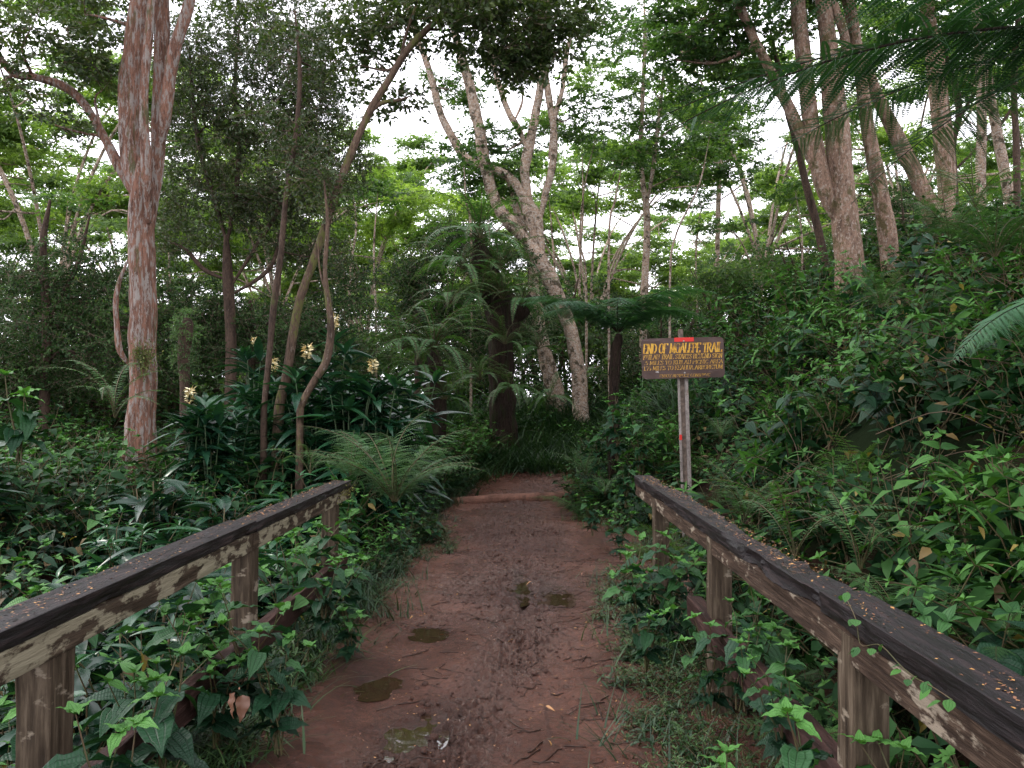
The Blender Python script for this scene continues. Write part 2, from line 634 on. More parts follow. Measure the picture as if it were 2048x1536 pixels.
PUD = []
for px, py, rx, ry, d in ((752, 1362, .115, .17, .030), (800, 1462, .16, .24, .035), (1108, 1182, .13, .40, .035), (1042, 1172, .085, .42, .035),
                          (858, 1262, .10, .15, .018)):
    x_, y_ = gpt(px, py)
    PUD.append((x_, y_, rx, ry, d))


def Hpath(x, y):
    """height of the mud, without the clods' finest level"""
    shp = x.shape
    x = x.ravel(); y = y.ravel()
    q = np.stack([x, y, 0 * x], 1)
    z = base_z(y) + 0.012 * fbm(q * 1.6, 3, 21)
    # churned strip in the middle, smooth trodden mud beside it
    cx = -0.03 - 0.10 * sstep(4.0, 7.5, y) * 0 - 0.32 * (1 - sstep(3.5, 6.0, y)) + 0.03 * np.sin(y * 1.3)
    wd = 0.30 + 0.14 * vn(q * 0.9, 31) + 0.12 * sstep(6, 7, y)
    ch = np.exp(-((x - cx) / (wd * 1.35)) ** 2)
    mask = np.clip(0.35 + 0.9 * vn(q * 1.7, 40), 0, 1)
    ch = np.clip(ch * 1.15, 0, 1) * (0.45 + 0.55 * mask)
    ch = np.maximum(ch, 0.5 * sstep(0.2, 0.7, vn(q * 1.1, 44)) * (x < 0.1))
    rid = 1 - np.abs(fbm(q * np.array((8, 6, 1)), 5, 50))
    tex = np.abs(vn(q * 26, 61)) + .6 * np.abs(vn(q * 47, 62))
    z = z + ch * (0.065 * (rid - 0.70) + 0.042 * (tex - .5))
    rut = np.exp(-((x - (0.02 + 0.04 * np.sin(y * 0.9))) / 0.035) ** 2) * sstep(5.0, 6.2, y) * (1 - sstep(9.5, 11, y))
    z = z - 0.028 * rut
    z = z + 0.0045 * fbm(q * 11, 4, 71) + 0.0022 * vn(q * 55, 75)
    # trodden steps: slight heel marks
    z = z - 0.018 * sstep(0.35, 0.55, vn(q * np.array((5, 3.2, 1)), 77)) * (1 - ch)
    wet = np.zeros(len(x))
    for (px_, py_, rx, ry, d) in PUD:
        e = ((x - px_) / rx) ** 2 + ((y - py_) / ry) ** 2 + 0.85 * fbm(q * 7, 4, 90) + .1
        k = np.exp(-np.maximum(e, 0) ** 1.4 * 0.7)
        z = z * (1 - k * 0.85) - d * k
        wet = np.maximum(wet, np.exp(-np.maximum(e, 0) * .45))
    return z.reshape(shp), ch.reshape(shp), wet.reshape(shp)


def grid_faces(nx, ny):
    i, j = np.meshgrid(np.arange(ny - 1), np.arange(nx - 1), indexing='ij')
    a = (i * nx + j).ravel()
    return np.stack([a, a + 1, a + nx + 1, a + nx], 1)


# ground sheet
ys = np.concatenate([np.linspace(-12, 1, 14)[:-1], np.arange(1, 26, 0.14), np.linspace(26, 60, 50), np.linspace(66, 600, 40)])
xs = np.concatenate([np.linspace(-500, -22, 40)[:-1], np.linspace(-22, -6, 60)[:-1], np.arange(-6, 8, 0.12), np.linspace(8, 24, 60), np.linspace(32, 500, 38)])
XX, YY = np.meshgrid(xs, ys)
g = Geo()
g.add(np.stack([XX, YY, H(XX, YY)], -1).reshape(-1, 3), grid_faces(len(xs), len(ys)))
m, t, b, out = mat_new('forest soil')
f = noise(t, 3.5, 9, 0.65)
f2 = noise(t, 0.5, 4)
c = ramp(t, f, [(0.35, (0.010, 0.006, 0.005)), (0.55, (0.022, 0.013, 0.009)), (0.7, (0.045, 0.026, 0.017))])
c = mixc(t, ramp(t, f2, [(0.5, (0, 0, 0)), (0.6, (1, 1, 1))]), c, (0.010, 0.016, 0.007))
t.links.new(c, b.inputs['Base Color'])
b.inputs['Roughness'].default_value = 1.0
b.inputs['Specular IOR Level'].default_value = 0.03
bump(t, f, 1.0, 0.08, b)
tag(g.obj('ground', m), kind='structure')

# path sheet
nx, ny = 300, 1500
u = np.linspace(0, 1, nx)
vv = np.linspace(0, 1, ny)
yy = 1.6 + 15.4 * (vv ** 1.35)
U_, Y_ = np.meshgrid(u, yy)
c_ = path_c(Y_)
wr = 1.45 + 0.75 * sstep(7.0, 8.0, Y_) * (1 - sstep(10.2, 12.0, Y_))
X_ = c_ - 1.62 + U_ * (1.62 + wr)
Z_, CH, WET = Hpath(X_ - (c_ - 0.12), Y_)
edge = np.minimum(U_ * (1.62 + wr), (1 - U_) * (1.62 + wr))
q = np.stack([X_.ravel(), Y_.ravel(), 0 * Y_.ravel()], 1)
en = fbm(q * 2.2, 3, 101).reshape(X_.shape)
Z_ = Z_ - 0.14 * (1 - sstep(0.0, 0.28, edge)) + 0.03 * np.exp(-((edge - 0.42 - 0.1 * en) / 0.12) ** 2)
g = Geo()
g.add(np.stack([X_, Y_, Z_], -1).reshape(-1, 3), grid_faces(nx, ny), U=np.stack([WET.ravel(), WET.ravel() * 0], 1), T=CH.ravel())
m, t, b, out = mat_new('wet red mud')
M['mud'] = m
at = N(t, 'ShaderNodeAttribute', attribute_name='tint')
f = noise(t, 1.4, 5, 0.6)
f1 = noise(t, 24, 10, 0.78)
f2 = noise(t, 180, 5, 0.7)
c = ramp(t, f, [(0.30, (0.072, 0.027, 0.017)), (0.5, (0.128, 0.048, 0.030)), (0.7, (0.185, 0.076, 0.048))])
c = mixc(t, ramp(t, f1, [(0.40, (0.75, 0.75, 0.75)), (0.55, (0, 0, 0))]), c, (0.055, 0.025, 0.017))
chc = mixc(t, f1, (0.026, 0.012, 0.008), (0.13, 0.055, 0.036))  # relief shading put into the mud colour: pale crests, dark hollows
fa = N(t, 'ShaderNodeMath', operation='MULTIPLY_ADD')
t.links.new(f1, fa.inputs[0]); fa.inputs[1].default_value = 2.6; fa.inputs[2].default_value = -1.3
fb = N(t, 'ShaderNodeMath', operation='ADD')
t.links.new(fa.outputs[0], fb.inputs[0]); t.links.new(at.outputs['Fac'], fb.inputs[1])
c = mixc(t, ramp(t, fb.outputs[0], [(.30, (0, 0, 0)), (.50, (.9, .9, .9))]), c, chc)
t.links.new(c, b.inputs['Base Color'])
rr = ramp(t, f, [(0.40, (0.13, 0.13, 0.13)), (0.6, (0.36, 0.36, 0.36))])
uvn = N(t, 'ShaderNodeUVMap', uv_map='uv')
spx = N(t, 'ShaderNodeSeparateXYZ')
t.links.new(uvn.outputs[0], spx.inputs[0])
rr = mixc(t, spx.outputs[0], rr, (.10, .10, .10))
t.links.new(mixc(t, spx.outputs[0], c, mixc(t, 1.0, c, (.42, .40, .38), 'MULTIPLY')), b.inputs['Base Color'])
t.links.new(rr, b.inputs['Roughness'])
b.inputs['Specular IOR Level'].default_value = 0.55
hs = N(t, 'ShaderNodeMath', operation='MULTIPLY_ADD')
t.links.new(f2, hs.inputs[0]); hs.inputs[1].default_value = 0.25
t.links.new(f1, hs.inputs[2])
bump(t, hs.outputs[0], 1.0, 0.030, b)
tag(g.obj('path', m), kind='structure')

# puddles
m, t, b, out = mat_new('muddy water')
b.inputs['Base Color'].default_value = (0.034, 0.019, 0.011, 1)
b.inputs['Roughness'].default_value = 0.03
b.inputs['IOR'].default_value = 1.45
b.inputs['Specular IOR Level'].default_value = 1.0
f = noise(t, 9, 3)
bump(t, f, 0.05, 0.01, b)
M['water'] = m
for i, (x_, y_, rx, ry, d) in enumerate(PUD):
    g = Geo()
    n = 28
    th = np.linspace(0, 2 * math.pi, n, endpoint=False)
    V = np.stack([np.cos(th) * rx * 1.5, np.sin(th) * ry * 1.5, 0 * th], 1)
    V = np.vstack([V, [[0, 0, 0]]])
    g.add(V, [(j, (j + 1) % n, n, -1) for j in range(n)])
    zb = base_z(np.array([y_]))[0]
    o = g.obj('puddle', M['water'], off=(0, 0, 0))
    o.location = (x_, y_, zb - d * 0.62)
    tag(o, kind='structure')

# ------------------------------------------------------------------ leaf litter and twigs on the path
M['litter'] = leaf_mat('fallen leaf', (0.045, 0.022, 0.016), (0.22, 0.095, 0.045), (0.48, 0.25, 0.07), 0.5, 0.0)
g = Geo()
k = 2600
lx = RNG.uniform(-1.35, 1.15, k)
ly = 1.9 + 12 * RNG.uniform(0, 1, k) ** 1.2
zz = Hpath(lx, ly)[0]
g.scatter(SMALL, rots(RNG.uniform(0, 6.3, k), RNG.normal(0, .2, k), RNG.normal(0, .2, k), RNG.uniform(.007, .022, k) * (1 + .8 * (RNG.uniform(0, 1, k) > .95))), np.stack([lx, ly, zz + 0.006], 1), RNG.uniform(-.45, .35, k))
k = 70
lx = RNG.uniform(-1.3, 1.2, k); ly = 2.2 + 11 * RNG.uniform(0, 1, k)
zz = Hpath(lx, ly)[0]
g.scatter(LANCE_LO, rots(RNG.uniform(0, 6.3, k), RNG.normal(0, .15, k), RNG.normal(0, .3, k), RNG.uniform(.035, .08, k)), np.stack([lx, ly, zz + 0.008], 1), RNG.uniform(-.2, .4, k))
tag(g.obj('leaf_litter', M['litter']), 'small fallen yellow and orange leaves scattered over the red mud path', 'leaf litter', kind='stuff')
g = Geo()
for i in range(360):
    x0 = RNG.uniform(-0.7, 1.1); y0 = 2.3 + 7 * RNG.uniform() ** 1.3
    a = RNG.normal(0.35, 0.6); L = RNG.uniform(.05, .26)
    s = np.linspace(-.5, .5, 5)
    px_ = x0 + np.cos(a) * L * s + RNG.normal(0, .004, 5); py_ = y0 + np.sin(a) * L * s + RNG.normal(0, .004, 5)
    pz = Hpath(px_, py_)[0] + 0.003
    tube(g, np.stack([px_, py_, pz], 1), RNG.uniform(.0012, .0042), 4)
tag(g.obj('twig_litter', plain('wet twig', (0.035, 0.018, 0.012), 0.5)), 'thin dark twigs and needles lying on the mud', 'twigs', kind='stuff')

# lumps of churned mud
LUMP = []
for i in range(4):
    bm_ = []
    nl, ns = 5, 8
    for a in range(nl + 1):
        ph = math.pi * a / nl
        for b2 in range(ns):
            th = 2 * math.pi * b2 / ns
            bm_.append((math.sin(ph) * math.cos(th), math.sin(ph) * math.sin(th), math.cos(ph)))
    V = np.array(bm_)
    V = V * (1 + .35 * fbm(V * 1.6 + i * 7, 3, 200 + i))[:, None] * np.array((1, .8, .55))
    F = [(a * ns + b2, a * ns + (b2 + 1) % ns, (a + 1) * ns + (b2 + 1) % ns, (a + 1) * ns + b2) for a in range(nl) for b2 in range(ns)]
    g_ = Geo(); g_.add(V, F, T=.8); LUMP.append(g_)
g = Geo()
k = 16000
lx = RNG.normal(-.12, .70, k); ly = 2.2 + 11 * RNG.uniform(0, 1, k) ** 1.1
lx = np.clip(lx, -1.3, 1.0)
zz, cc, ww = Hpath(lx, ly)
keep = ((.08 + cc) * (.35 + .65 * sstep(-.3, .5, vn(np.stack([lx * 3, ly * 2, lx * 0], 1), 7))) > RNG.uniform(.05, 1.1, k)) & (ww < .6)
lx, ly, zz = lx[keep], ly[keep], zz[keep]
wh = RNG.integers(0, 4, len(lx))
for i in range(4):
    q_ = wh == i
    c_ = int(q_.sum())
    g.scatter(LUMP[i], rots(RNG.uniform(0, 6.3, c_), RNG.normal(0, .3, c_), RNG.normal(0, .3, c_), RNG.uniform(.006, .015, c_) * (1 + 1.0 * (RNG.uniform(0, 1, c_) > .9))), np.stack([lx[q_], ly[q_], zz[q_] + .001], 1))
tag(g.obj('mud_lumps', M['mud']), 'lumps of churned dark mud along the middle of the path', 'mud lumps', kind='stuff')

# ------------------------------------------------------------------ log across the path
g = Geo()
a, b_ = P(872, 1004, 13.6), P(1150, 993, 14.0)
tube(g, [a - (0, 0, .03), (a * .6 + b_ * .4), b_], [.078, .085, .095], 16, rough=.10, nscale=4, seg=40)
lo = g.obj('log', bark('mud smeared log', (0.17, 0.085, 0.06), (0.08, 0.038, 0.026), (0.22, 0.13, 0.095), (0.06, 0.03, 0.02), .62, .58, 1.0, 5, .4, .02), off=(a + b_) / 2)
lo.location = (a + b_) / 2
tag(lo, 'mud coloured log laid across the red path as a step', 'log')


# ------------------------------------------------------------------ railings
def wood_mat(name, cols, lich=None, lthr=0.56, rough=(0.35, 0.6), axis=(14, 1.2, 14), lcol2=None, bd=.012, spec=.15):
    m, t, b, out = mat_new(name)
    f = noise(t, 3.2, 8, 0.65, sc3=axis)
    c = ramp(t, f, [(0.32, cols[0]), (0.52, cols[1]), (0.68, cols[2])])
    if lich:
        f2 = noise(t, 5.5, 8, 0.62, sc3=(1.6, 1.0, 2.6))
        k = ramp(t, f2, [(lthr, (0, 0, 0)), (lthr + .05, (1, 1, 1))])
        c = mixc(t, k, c, mixc(t, f, lcol2 or lich, lich))
    t.links.new(c, b.inputs['Base Color'])
    t.links.new(ramp(t, f, [(0.4, (rough[0],) * 3), (0.6, (rough[1],) * 3)]), b.inputs['Roughness'])
    b.inputs['Specular IOR Level'].default_value = spec
    bump(t, f, 0.9, bd, b)
    return m


M['cap'] = wood_mat('wet black weathered wood', [(0.004, 0.003, 0.004), (0.009, 0.006, 0.007), (0.030, 0.018, 0.017)], None, rough=(.34, .65), spec=.32)
M['side'] = wood_mat('lichen stained board', [(0.022, 0.015, 0.010), (0.055, 0.038, 0.026), (0.11, 0.08, 0.055)], (0.30, 0.27, 0.19), .50, (.6, .85), lcol2=(0.22, 0.19, 0.13))
M['sider'] = wood_mat('brown weathered board', [(0.020, 0.012, 0.009), (0.052, 0.033, 0.023), (0.115, 0.078, 0.055)], (0.34, 0.30, 0.23), .55, (.6, .85), axis=(14, 1.6, 22), lcol2=(0.20, 0.15, 0.11))
M['post'] = wood_mat('brown post wood', [(0.022, 0.015, 0.010), (0.066, 0.048, 0.032), (0.14, 0.108, 0.076)], (0.24, 0.20, 0.15), .58, (.6, .85), axis=(14, 14, 1.2))
M['low'] = wood_mat('dark red brown rail wood', [(0.013, 0.007, 0.006), (0.038, 0.019, 0.016), (0.085, 0.047, 0.039)], (0.08, 0.07, 0.035), .66, (.5, .75))


def beam(g, p0, p1, wx, wz, seg, jit=0.004, edge=0.006, ragged=0.0, seed=0, sag=0.0):
    """rough beam between two points; cross-section wx by wz (axis mostly Y or Z)"""
    p0, p1 = np.asarray(p0, float), np.asarray(p1, float)
    d = p1 - p0
    L = np.linalg.norm(d)
    d = d / L
    up = np.array((0, 0, 1.0)) if abs(d[2]) < .9 else np.array((0, 1.0, 0))
    sx = np.cross(d, up); sx /= np.linalg.norm(sx)
    sz = np.cross(sx, d)
    ring = []
    K = 5
    for (ax, az, bx, bz) in ((-1, -1, 1, -1), (1, -1, 1, 1), (1, 1, -1, 1), (-1, 1, -1, -1)):
        for j in range(K):
            f_ = (j + .5) / K
            f_ = .5 + (f_ - .5) * 1.20
            f_ = min(max(f_, .03), .97)
            ring.append((ax + (bx - ax) * f_, az + (bz - az) * f_))
    ring = np.array(ring)
    # soften the corners
    n = len(ring)
    s = np.linspace(0, 1, seg)
    P0 = p0[None] + d[None] * (s * L)[:, None]
    P0[:, 2] -= sag * np.sin(math.pi * s)
    V = P0[:, None] + (ring[:, 0] * wx / 2)[None, :, None] * sx + (ring[:, 1] * wz / 2)[None, :, None] * sz
    cen = (ring[:, 0] * wx)[None, :, None] * sx + (ring[:, 1] * wz)[None, :, None] * sz
    cen = cen / np.linalg.norm(cen, axis=2)[..., None]
    q = V.reshape(-1, 3)
    dd = fbm(q * np.where(np.abs(d) > .5, 5, 30) + seed * 3.1, 3, seed).reshape(seg, n)
    V = V + cen * (dd * jit)[..., None]
    if ragged:
        rg = sstep(.15, .75, fbm(q * np.where(np.abs(d) > .5, 3.0, 14.0) + 9.7 + seed, 4, seed + 7)).reshape(seg, n)
        V = V - cen * (rg * ragged)[..., None]
    F = []
    for i in range(seg - 1):
        for j in range(n):
            k = (j + 1) % n
            F.append((i * n + j, i * n + k, (i + 1) * n + k, (i + 1) * n + j))
    V = V.reshape(-1, 3)
    V = np.vstack([V, p0[None], P0[-1][None]])
    for j in range(n):
        k = (j + 1) % n
        F.append((seg * n, k, j, -1)); F.append((seg * n + 1, (seg - 1) * n + j, (seg - 1) * n + k, -1))
    g.add(V, F)


def sub(name, mat, parent, fn, smooth=False):
    g = Geo(); fn(g)
    return g.obj(name, mat, parent, smooth=smooth, off=tuple(parent.location))


# left railing: inner face x = -1.38 ... outer -1.52
lr = empty('wooden_railing', (-1.45, 4.3, -0.1), 'weathered wooden railing left of the path, its dark cap over a pale lichen stained board', 'railing')
YL = 6.72
sub('cap_rail', M['cap'], lr, lambda g: (beam(g, (-1.452, 0.6, .972), (-1.452, 4.32, .975), .150, .056, 190, .0035, ragged=.010, seed=1),
                                         beam(g, (-1.447, 4.325, .969), (-1.440, YL, .972), .140, .052, 120, .0035, ragged=.008, seed=2)))
sub('side_board', M['side'], lr, lambda g: (beam(g, (-1.40, .6, .899), (-1.40, 4.27, .900), .042, .088, 190, .002, ragged=.004, seed=3),
                                            beam(g, (-1.402, 4.285, .897), (-1.402, YL, .899), .042, .086, 120, .002, ragged=.006, seed=4)))
for yp in (2.52, 4.32, 6.25):
    sub('post', M['post'], lr, lambda g: beam(g, (-1.438, yp, -.75), (-1.438, yp, .94), .105, .13, 60, .004, ragged=.006, seed=int(yp * 3)))
sub('lower_rail', M['low'], lr, lambda g: beam(g, (-1.372, .6, .385), (-1.362, 6.4, .40), .055, .14, 240, .003, ragged=.008, seed=9))

rr_ = empty('wooden_railing', (1.02, 4.3, -0.1), 'weathered wooden railing right of the path with rotted dark cap sprinkled with orange leaflets', 'railing')
YR = 7.15
sub('cap_rail', M['cap'], rr_, lambda g: (beam(g, (1.03, .6, .966), (1.03, 2.72, .968), .150, .070, 110, .0025, ragged=.006, seed=11),
                                          beam(g, (1.028, 2.725, .957), (1.022, YR, .966), .142, .068, 230, .005, ragged=.026, seed=12)))
sub('side_board', M['sider'], rr_, lambda g: (beam(g, (.982, .6, .882), (.982, YR, .886), .042, .092, 330, .0025, ragged=.007, seed=13),))
for yp in (2.52, 4.34, 6.15):
    sub('post', M['post'], rr_, lambda g: beam(g, (1.012, yp, -.4), (1.012, yp, .92), .105, .13, 60, .004, ragged=.006, seed=int(yp * 5)))
sub('lower_rail', M['low'], rr_, lambda g: beam(g, (.975, .6, .44), (.975, 4.78, .455), .085, .125, 200, .005, ragged=.015, seed=19))

# orange leaflets lying on the caps
g = Geo()
for cx, wdt, y0, y1, z0, k in ((-1.452, .13, .9, 6.65, 1.0035, 2300), (1.03, .13, .9, 7.05, 1.0035, 3200)):
    lx = cx + RNG.uniform(-.5, .5, k) * wdt
    ly = RNG.uniform(y0, y1, k)
    patch = fbm(np.stack([lx * 6, ly * 2.5, lx * 0], 1), 2, 5)
    keep = patch > RNG.uniform(-1.1, .6, k)
    lx, ly = lx[keep], ly[keep]; k2 = len(lx)
    g.scatter(SMALL, rots(RNG.uniform(0, 6.3, k2), RNG.normal(0, .18, k2), RNG.normal(0, .25, k2), RNG.uniform(.005, .015, k2) * (1 + .5 * (RNG.uniform(0, 1, k2) > .92))),
              np.stack([lx, ly, np.full(k2, z0)], 1), RNG.uniform(-.65, .33, k2))
tag(g.obj('rail_litter', M['litter']), 'tiny orange and tan leaflets lying on the two wet railing caps', 'leaf litter', kind='stuff')

g = Geo()
k = 260
q = np.stack([RNG.normal(0, .018, k), RNG.normal(0, .16, k), RNG.normal(0, .030, k)], 1)
g.scatter(SMALL, rots(RNG.uniform(0, 6.3, k), RNG.normal(-.4, .6, k), 0, RNG.uniform(.008, .022, k)), q, RNG.normal(.05, .15, k))
M['moss'] = leaf_mat('rail moss', (.05, .055, .01), (.12, .125, .02), (.22, .21, .04), .8, .1)
o = g.obj('moss', M['moss']); o.location = (-1.378, 6.50, .925)
tag(o, 'yellow green moss on the far end of the left railing', 'moss', kind='stuff')

# ------------------------------------------------------------------ trail sign
# stroke letters with serifs: each glyph on a unit grid (x 0..w, y 0..1)
GL = {
 'A': (0.9, [[(0.05, 0), (0.45, 1)], [(0.45, 1), (0.85, 0)], [(0.2, .35), (0.7, .35)]], [(.05, 0), (.85, 0)]),
 'B': (0.8, [[(.12, 0), (.12, 1)], [(.12, 1), (.5, .97), (.65, .77), (.5, .55), (.12, .52)], [(.5, .55), (.72, .3), (.55, .03), (.12, 0)]], []),
 'C': (0.85, [[(.78, .78), (.6, .97), (.35, .97), (.1, .7), (.1, .3), (.35, .03), (.6, .03), (.8, .22)]], []),
 'D': (0.85, [[(.12, 0), (.12, 1)], [(.12, 1), (.5, .97), (.76, .7), (.76, .3), (.5, .03), (.12, 0)]], []),
 'E': (0.75, [[(.12, 0), (.12, 1)], [(.12, 1), (.68, 1), (.68, .84)], [(.12, .52), (.5, .52)], [(.12, 0), (.68, 0), (.70, .17)]], []),
 'F': (0.72, [[(.12, 0), (.12, 1)], [(.12, 1), (.68, 1), (.68, .84)], [(.12, .52), (.5, .52)]], [(.12, 0)]),
 'G': (0.9, [[(.78, .78), (.6, .97), (.35, .97), (.1, .7), (.1, .3), (.35, .03), (.6, .03), (.78, .15), (.78, .45), (.52, .45)]], []),
 'H': (0.9, [[(.14, 0), (.14, 1)], [(.76, 0), (.76, 1)], [(.14, .52), (.76, .52)]], [(.14, 0), (.14, 1), (.76, 0), (.76, 1)]),
 'I': (0.4, [[(.2, 0), (.2, 1)]], [(.2, 0), (.2, 1)]),
 'J': (0.55, [[(.38, 1), (.38, .2), (.25, .02), (.08, .08)]], [(.38, 1)]),
 'K': (0.88, [[(.14, 0), (.14, 1)], [(.74, 1), (.18, .42)], [(.35, .58), (.8, 0)]], [(.14, 0), (.14, 1), (.74, 1), (.8, 0)]),
 'L': (0.72, [[(.12, 0), (.12, 1)], [(.12, 0), (.66, 0), (.68, .2)]], [(.12, 1)]),
 'M': (1.05, [[(.12, 0), (.16, 1)], [(.16, 1), (.52, .1)], [(.52, .1), (.88, 1)], [(.88, 1), (.92, 0)]], [(.12, 0), (.92, 0)]),
 'N': (0.92, [[(.14, 0), (.14, 1)], [(.14, 1), (.76, 0)], [(.76, 0), (.76, 1)]], [(.14, 0), (.76, 1)]),
 'O': (0.92, [[(.46, 1), (.2, .92), (.08, .5), (.2, .08), (.46, 0), (.72, .08), (.84, .5), (.72, .92), (.46, 1)]], []),
 'P': (0.78, [[(.12, 0), (.12, 1)], [(.12, 1), (.55, .97), (.7, .74), (.55, .5), (.12, .47)]], [(.12, 0)]),
 'R': (0.88, [[(.12, 0), (.12, 1)], [(.12, 1), (.55, .97), (.68, .75), (.55, .53), (.12, .5)], [(.42, .5), (.8, 0)]], [(.12, 0), (.8, 0)]),
 'S': (0.72, [[(.62, .8), (.5, .97), (.25, .97), (.1, .76), (.25, .56), (.5, .45), (.63, .24), (.48, .03), (.22, .03), (.08, .2)]], []),
 'T': (0.82, [[(.41, 0), (.41, 1)], [(.06, .82), (.06, 1), (.76, 1), (.76, .82)]], [(.41, 0)]),
 'U': (0.9, [[(.14, 1), (.14, .25), (.3, .02), (.6, .02), (.76, .25), (.76, 1)]], [(.14, 1), (.76, 1)]),
 'V': (0.88, [[(.06, 1), (.44, 0)], [(.44, 0), (.82, 1)]], [(.06, 1), (.82, 1)]),
 'Y': (0.86, [[(.06, 1), (.43, .48)], [(.8, 1), (.43, .48)], [(.43, .48), (.43, 0)]], [(.06, 1), (.8, 1), (.43, 0)]),
 '1': (0.5, [[(.08, .8), (.26, 1), (.26, 0)]], [(.26, 0)]),
 '5': (0.7, [[(.6, 1), (.16, 1), (.12, .55), (.45, .58), (.62, .3), (.45, .03), (.1, .08)]], []),
 '7': (0.65, [[(.06, .85), (.06, 1), (.6, 1), (.25, 0)]], []),
 '.': (0.3, [[(.12, 0), (.12, .1)]], []),
 ' ': (0.45, [], []),
}


def text_geo(g, s, x0, x1, zb, hgt, y, slant=0.12):
    """flat raised letters facing -Y, fitted between x0 and x1"""
    wsum = sum(GL[c][0] for c in s)
    sx = (x1 - x0) / wsum
    x = x0
    for ci, c in enumerate(s):
        wd, strokes, serifs = GL[c]
        quads = []
        for st_ in strokes:
            for (ax, ay), (bx, by) in zip(st_[:-1], st_[1:]):
                ax_, az_ = x + ax * sx + slant * ay * hgt, zb + ay * hgt
                bx_, bz_ = x + bx * sx + slant * by * hgt, zb + by * hgt
                dx, dz = bx_ - ax_, bz_ - az_
                L = math.hypot(dx, dz) + 1e-9
                dx /= L; dz /= L
                th = hgt * (0.020 + 0.052 * abs(dz))
                ex = th * .35
                quads.append([(ax_ - dx * ex - dz * th, az_ - dz * ex + dx * th), (bx_ + dx * ex - dz * th, bz_ + dz * ex + dx * th),
                              (bx_ + dx * ex + dz * th, bz_ + dz * ex - dx * th), (ax_ - dx * ex + dz * th, az_ - dz * ex - dx * th)])
        for (ax, ay) in serifs:
            cx, cz = x + ax * sx + slant * ay * hgt, zb + ay * hgt
            a_, b2 = sx * .17, hgt * .04
            quads.append([(cx - a_, cz + b2), (cx + a_, cz + b2), (cx + a_, cz - b2), (cx - a_, cz - b2)])
        for qi, q4 in enumerate(quads):
            yo = y - 0.0006 * (qi % 5) - .0002 * qi
            f4 = [(p_[0], yo, p_[1]) for p_ in q4]
            b4 = [(p_[0], y + .004, p_[1]) for p_ in q4]
            g.add(f4 + b4, [(0, 3, 2, 1), (0, 1, 5, 4), (1, 2, 6, 5), (2, 3, 7, 6), (3, 0, 4, 7)])
        x += wd * sx


SY = 9.4
c0 = P(1376, 716, SY)
BW, BH = 0.930, 0.455
sg = empty('trail_sign', (c0[0], SY, Hs(c0[0], SY)), 'brown wooden trail sign with yellow routed lettering on a metal post', 'sign')
sgh = c0[2] - sg.location[2]
m, t, b, out = mat_new('brown sign paint')
f = noise(t, 2.5, 8, .65, sc3=(1, 1, 1))
f2 = noise(t, 6, 6, .6, sc3=(1, 1, 5))
c = ramp(t, f, [(0.3, (0.030, 0.016, 0.012)), (0.5, (0.062, 0.033, 0.026)), (0.7, (0.10, 0.062, 0.055))])
c = mixc(t, ramp(t, f2, [(.58, (0, 0, 0)), (.7, (1, 1, 1))]), c, (0.12, 0.08, 0.075))
t.links.new(c, b.inputs['Base Color'])
b.inputs['Roughness'].default_value = 0.6
bump(t, f2, .4, .004, b)
M['board'] = m
g = Geo()
n = 8
ring = []
rc = .045
for cx, cz, a0 in ((1, 1, 0), (-1, 1, 90), (-1, -1, 180), (1, -1, 270)):
    for j in range(n + 1):
        a = R(a0 + 90 * j / n)
        ring.append((cx * (BW / 2 - rc) + rc * math.cos(a), cz * (BH / 2 - rc) + rc * math.sin(a)))
K = len(ring)
V = [(x_, -.019, z_ + sgh) for x_, z_ in ring] + [(x_, .019, z_ + sgh) for x_, z_ in ring] + [(0, -.019, sgh), (0, .019, sgh)]
F = []
for j in range(K):
    k = (j + 1) % K
    F += [(j, k, 2 * K, -1), (K + k, K + j, 2 * K + 1, -1), (k, j, K + j, K + k)]
g.add(V, F)
brd = g.obj('board', M['board'], sg, smooth=False)
tilt = R(-1.8)
# lettering: weathered yellow paint
m, t, b, out = mat_new('worn yellow paint')
f = noise(t, 26, 6, .6)
f2 = noise(t, 7, 4, .6)
c = ramp(t, f, [(.35, (0.30, 0.14, 0.015)), (.5, (0.62, 0.33, 0.03)), (.7, (0.72, 0.46, 0.07))])
c = mixc(t, ramp(t, f2, [(.56, (0, 0, 0)), (.66, (.85, .85, .85))]), c, (0.10, 0.055, 0.03))
t.links.new(c, b.inputs['Base Color'])
b.inputs['Roughness'].default_value = .6
M['yellow'] = m
m, t, b, out = mat_new('very worn yellow paint')
f = noise(t, 34, 5, .6)
c = ramp(t, f, [(.36, (0.09, 0.05, 0.025)), (.45, (0.42, 0.22, 0.03)), (.65, (0.60, 0.36, 0.06))])
t.links.new(c, b.inputs['Base Color'])
M['yellow2'] = m
xl, xr = -BW / 2 + .012, BW / 2 - .015
for s, a, b_, zt, hg, mt in (("END OF MOALEPE TRAIL", xl, xr - .01, .165, .105, 'yellow'), ("KUILAU TRAIL STARTS BEYOND SIGN", xl, xr - .01, -.008, .052, 'yellow2'),
                             (".5 MILES TO KUILAU PICNIC AREA", xl + .01, xr - .005, -.068, .042, 'yellow2'), ("1.75 MILES TO KEAHUA ARBORETUM", xl, xr - .01, -.130, .045, 'yellow2'),
                             ("ENJOY RESPECT CONSERVE", -BW / 2 + .19, BW / 2 - .17, -.212, .032, 'yellow2')):
    g = Geo()
    text_geo(g, s, a, b_, sgh + zt - (hg if zt == .165 else 0) + (0.0), hg, -.0215)
    g.obj('lettering', M[mt], brd, smooth=False)
g = Geo()
text_geo(g, "DG", -BW / 2 + .150, -BW / 2 + .185, sgh - .158, .020, -.0215, 0)
g.obj('sticker', plain('white sticker', (.75, .72, .7)), brd, smooth=False)
g = Geo()
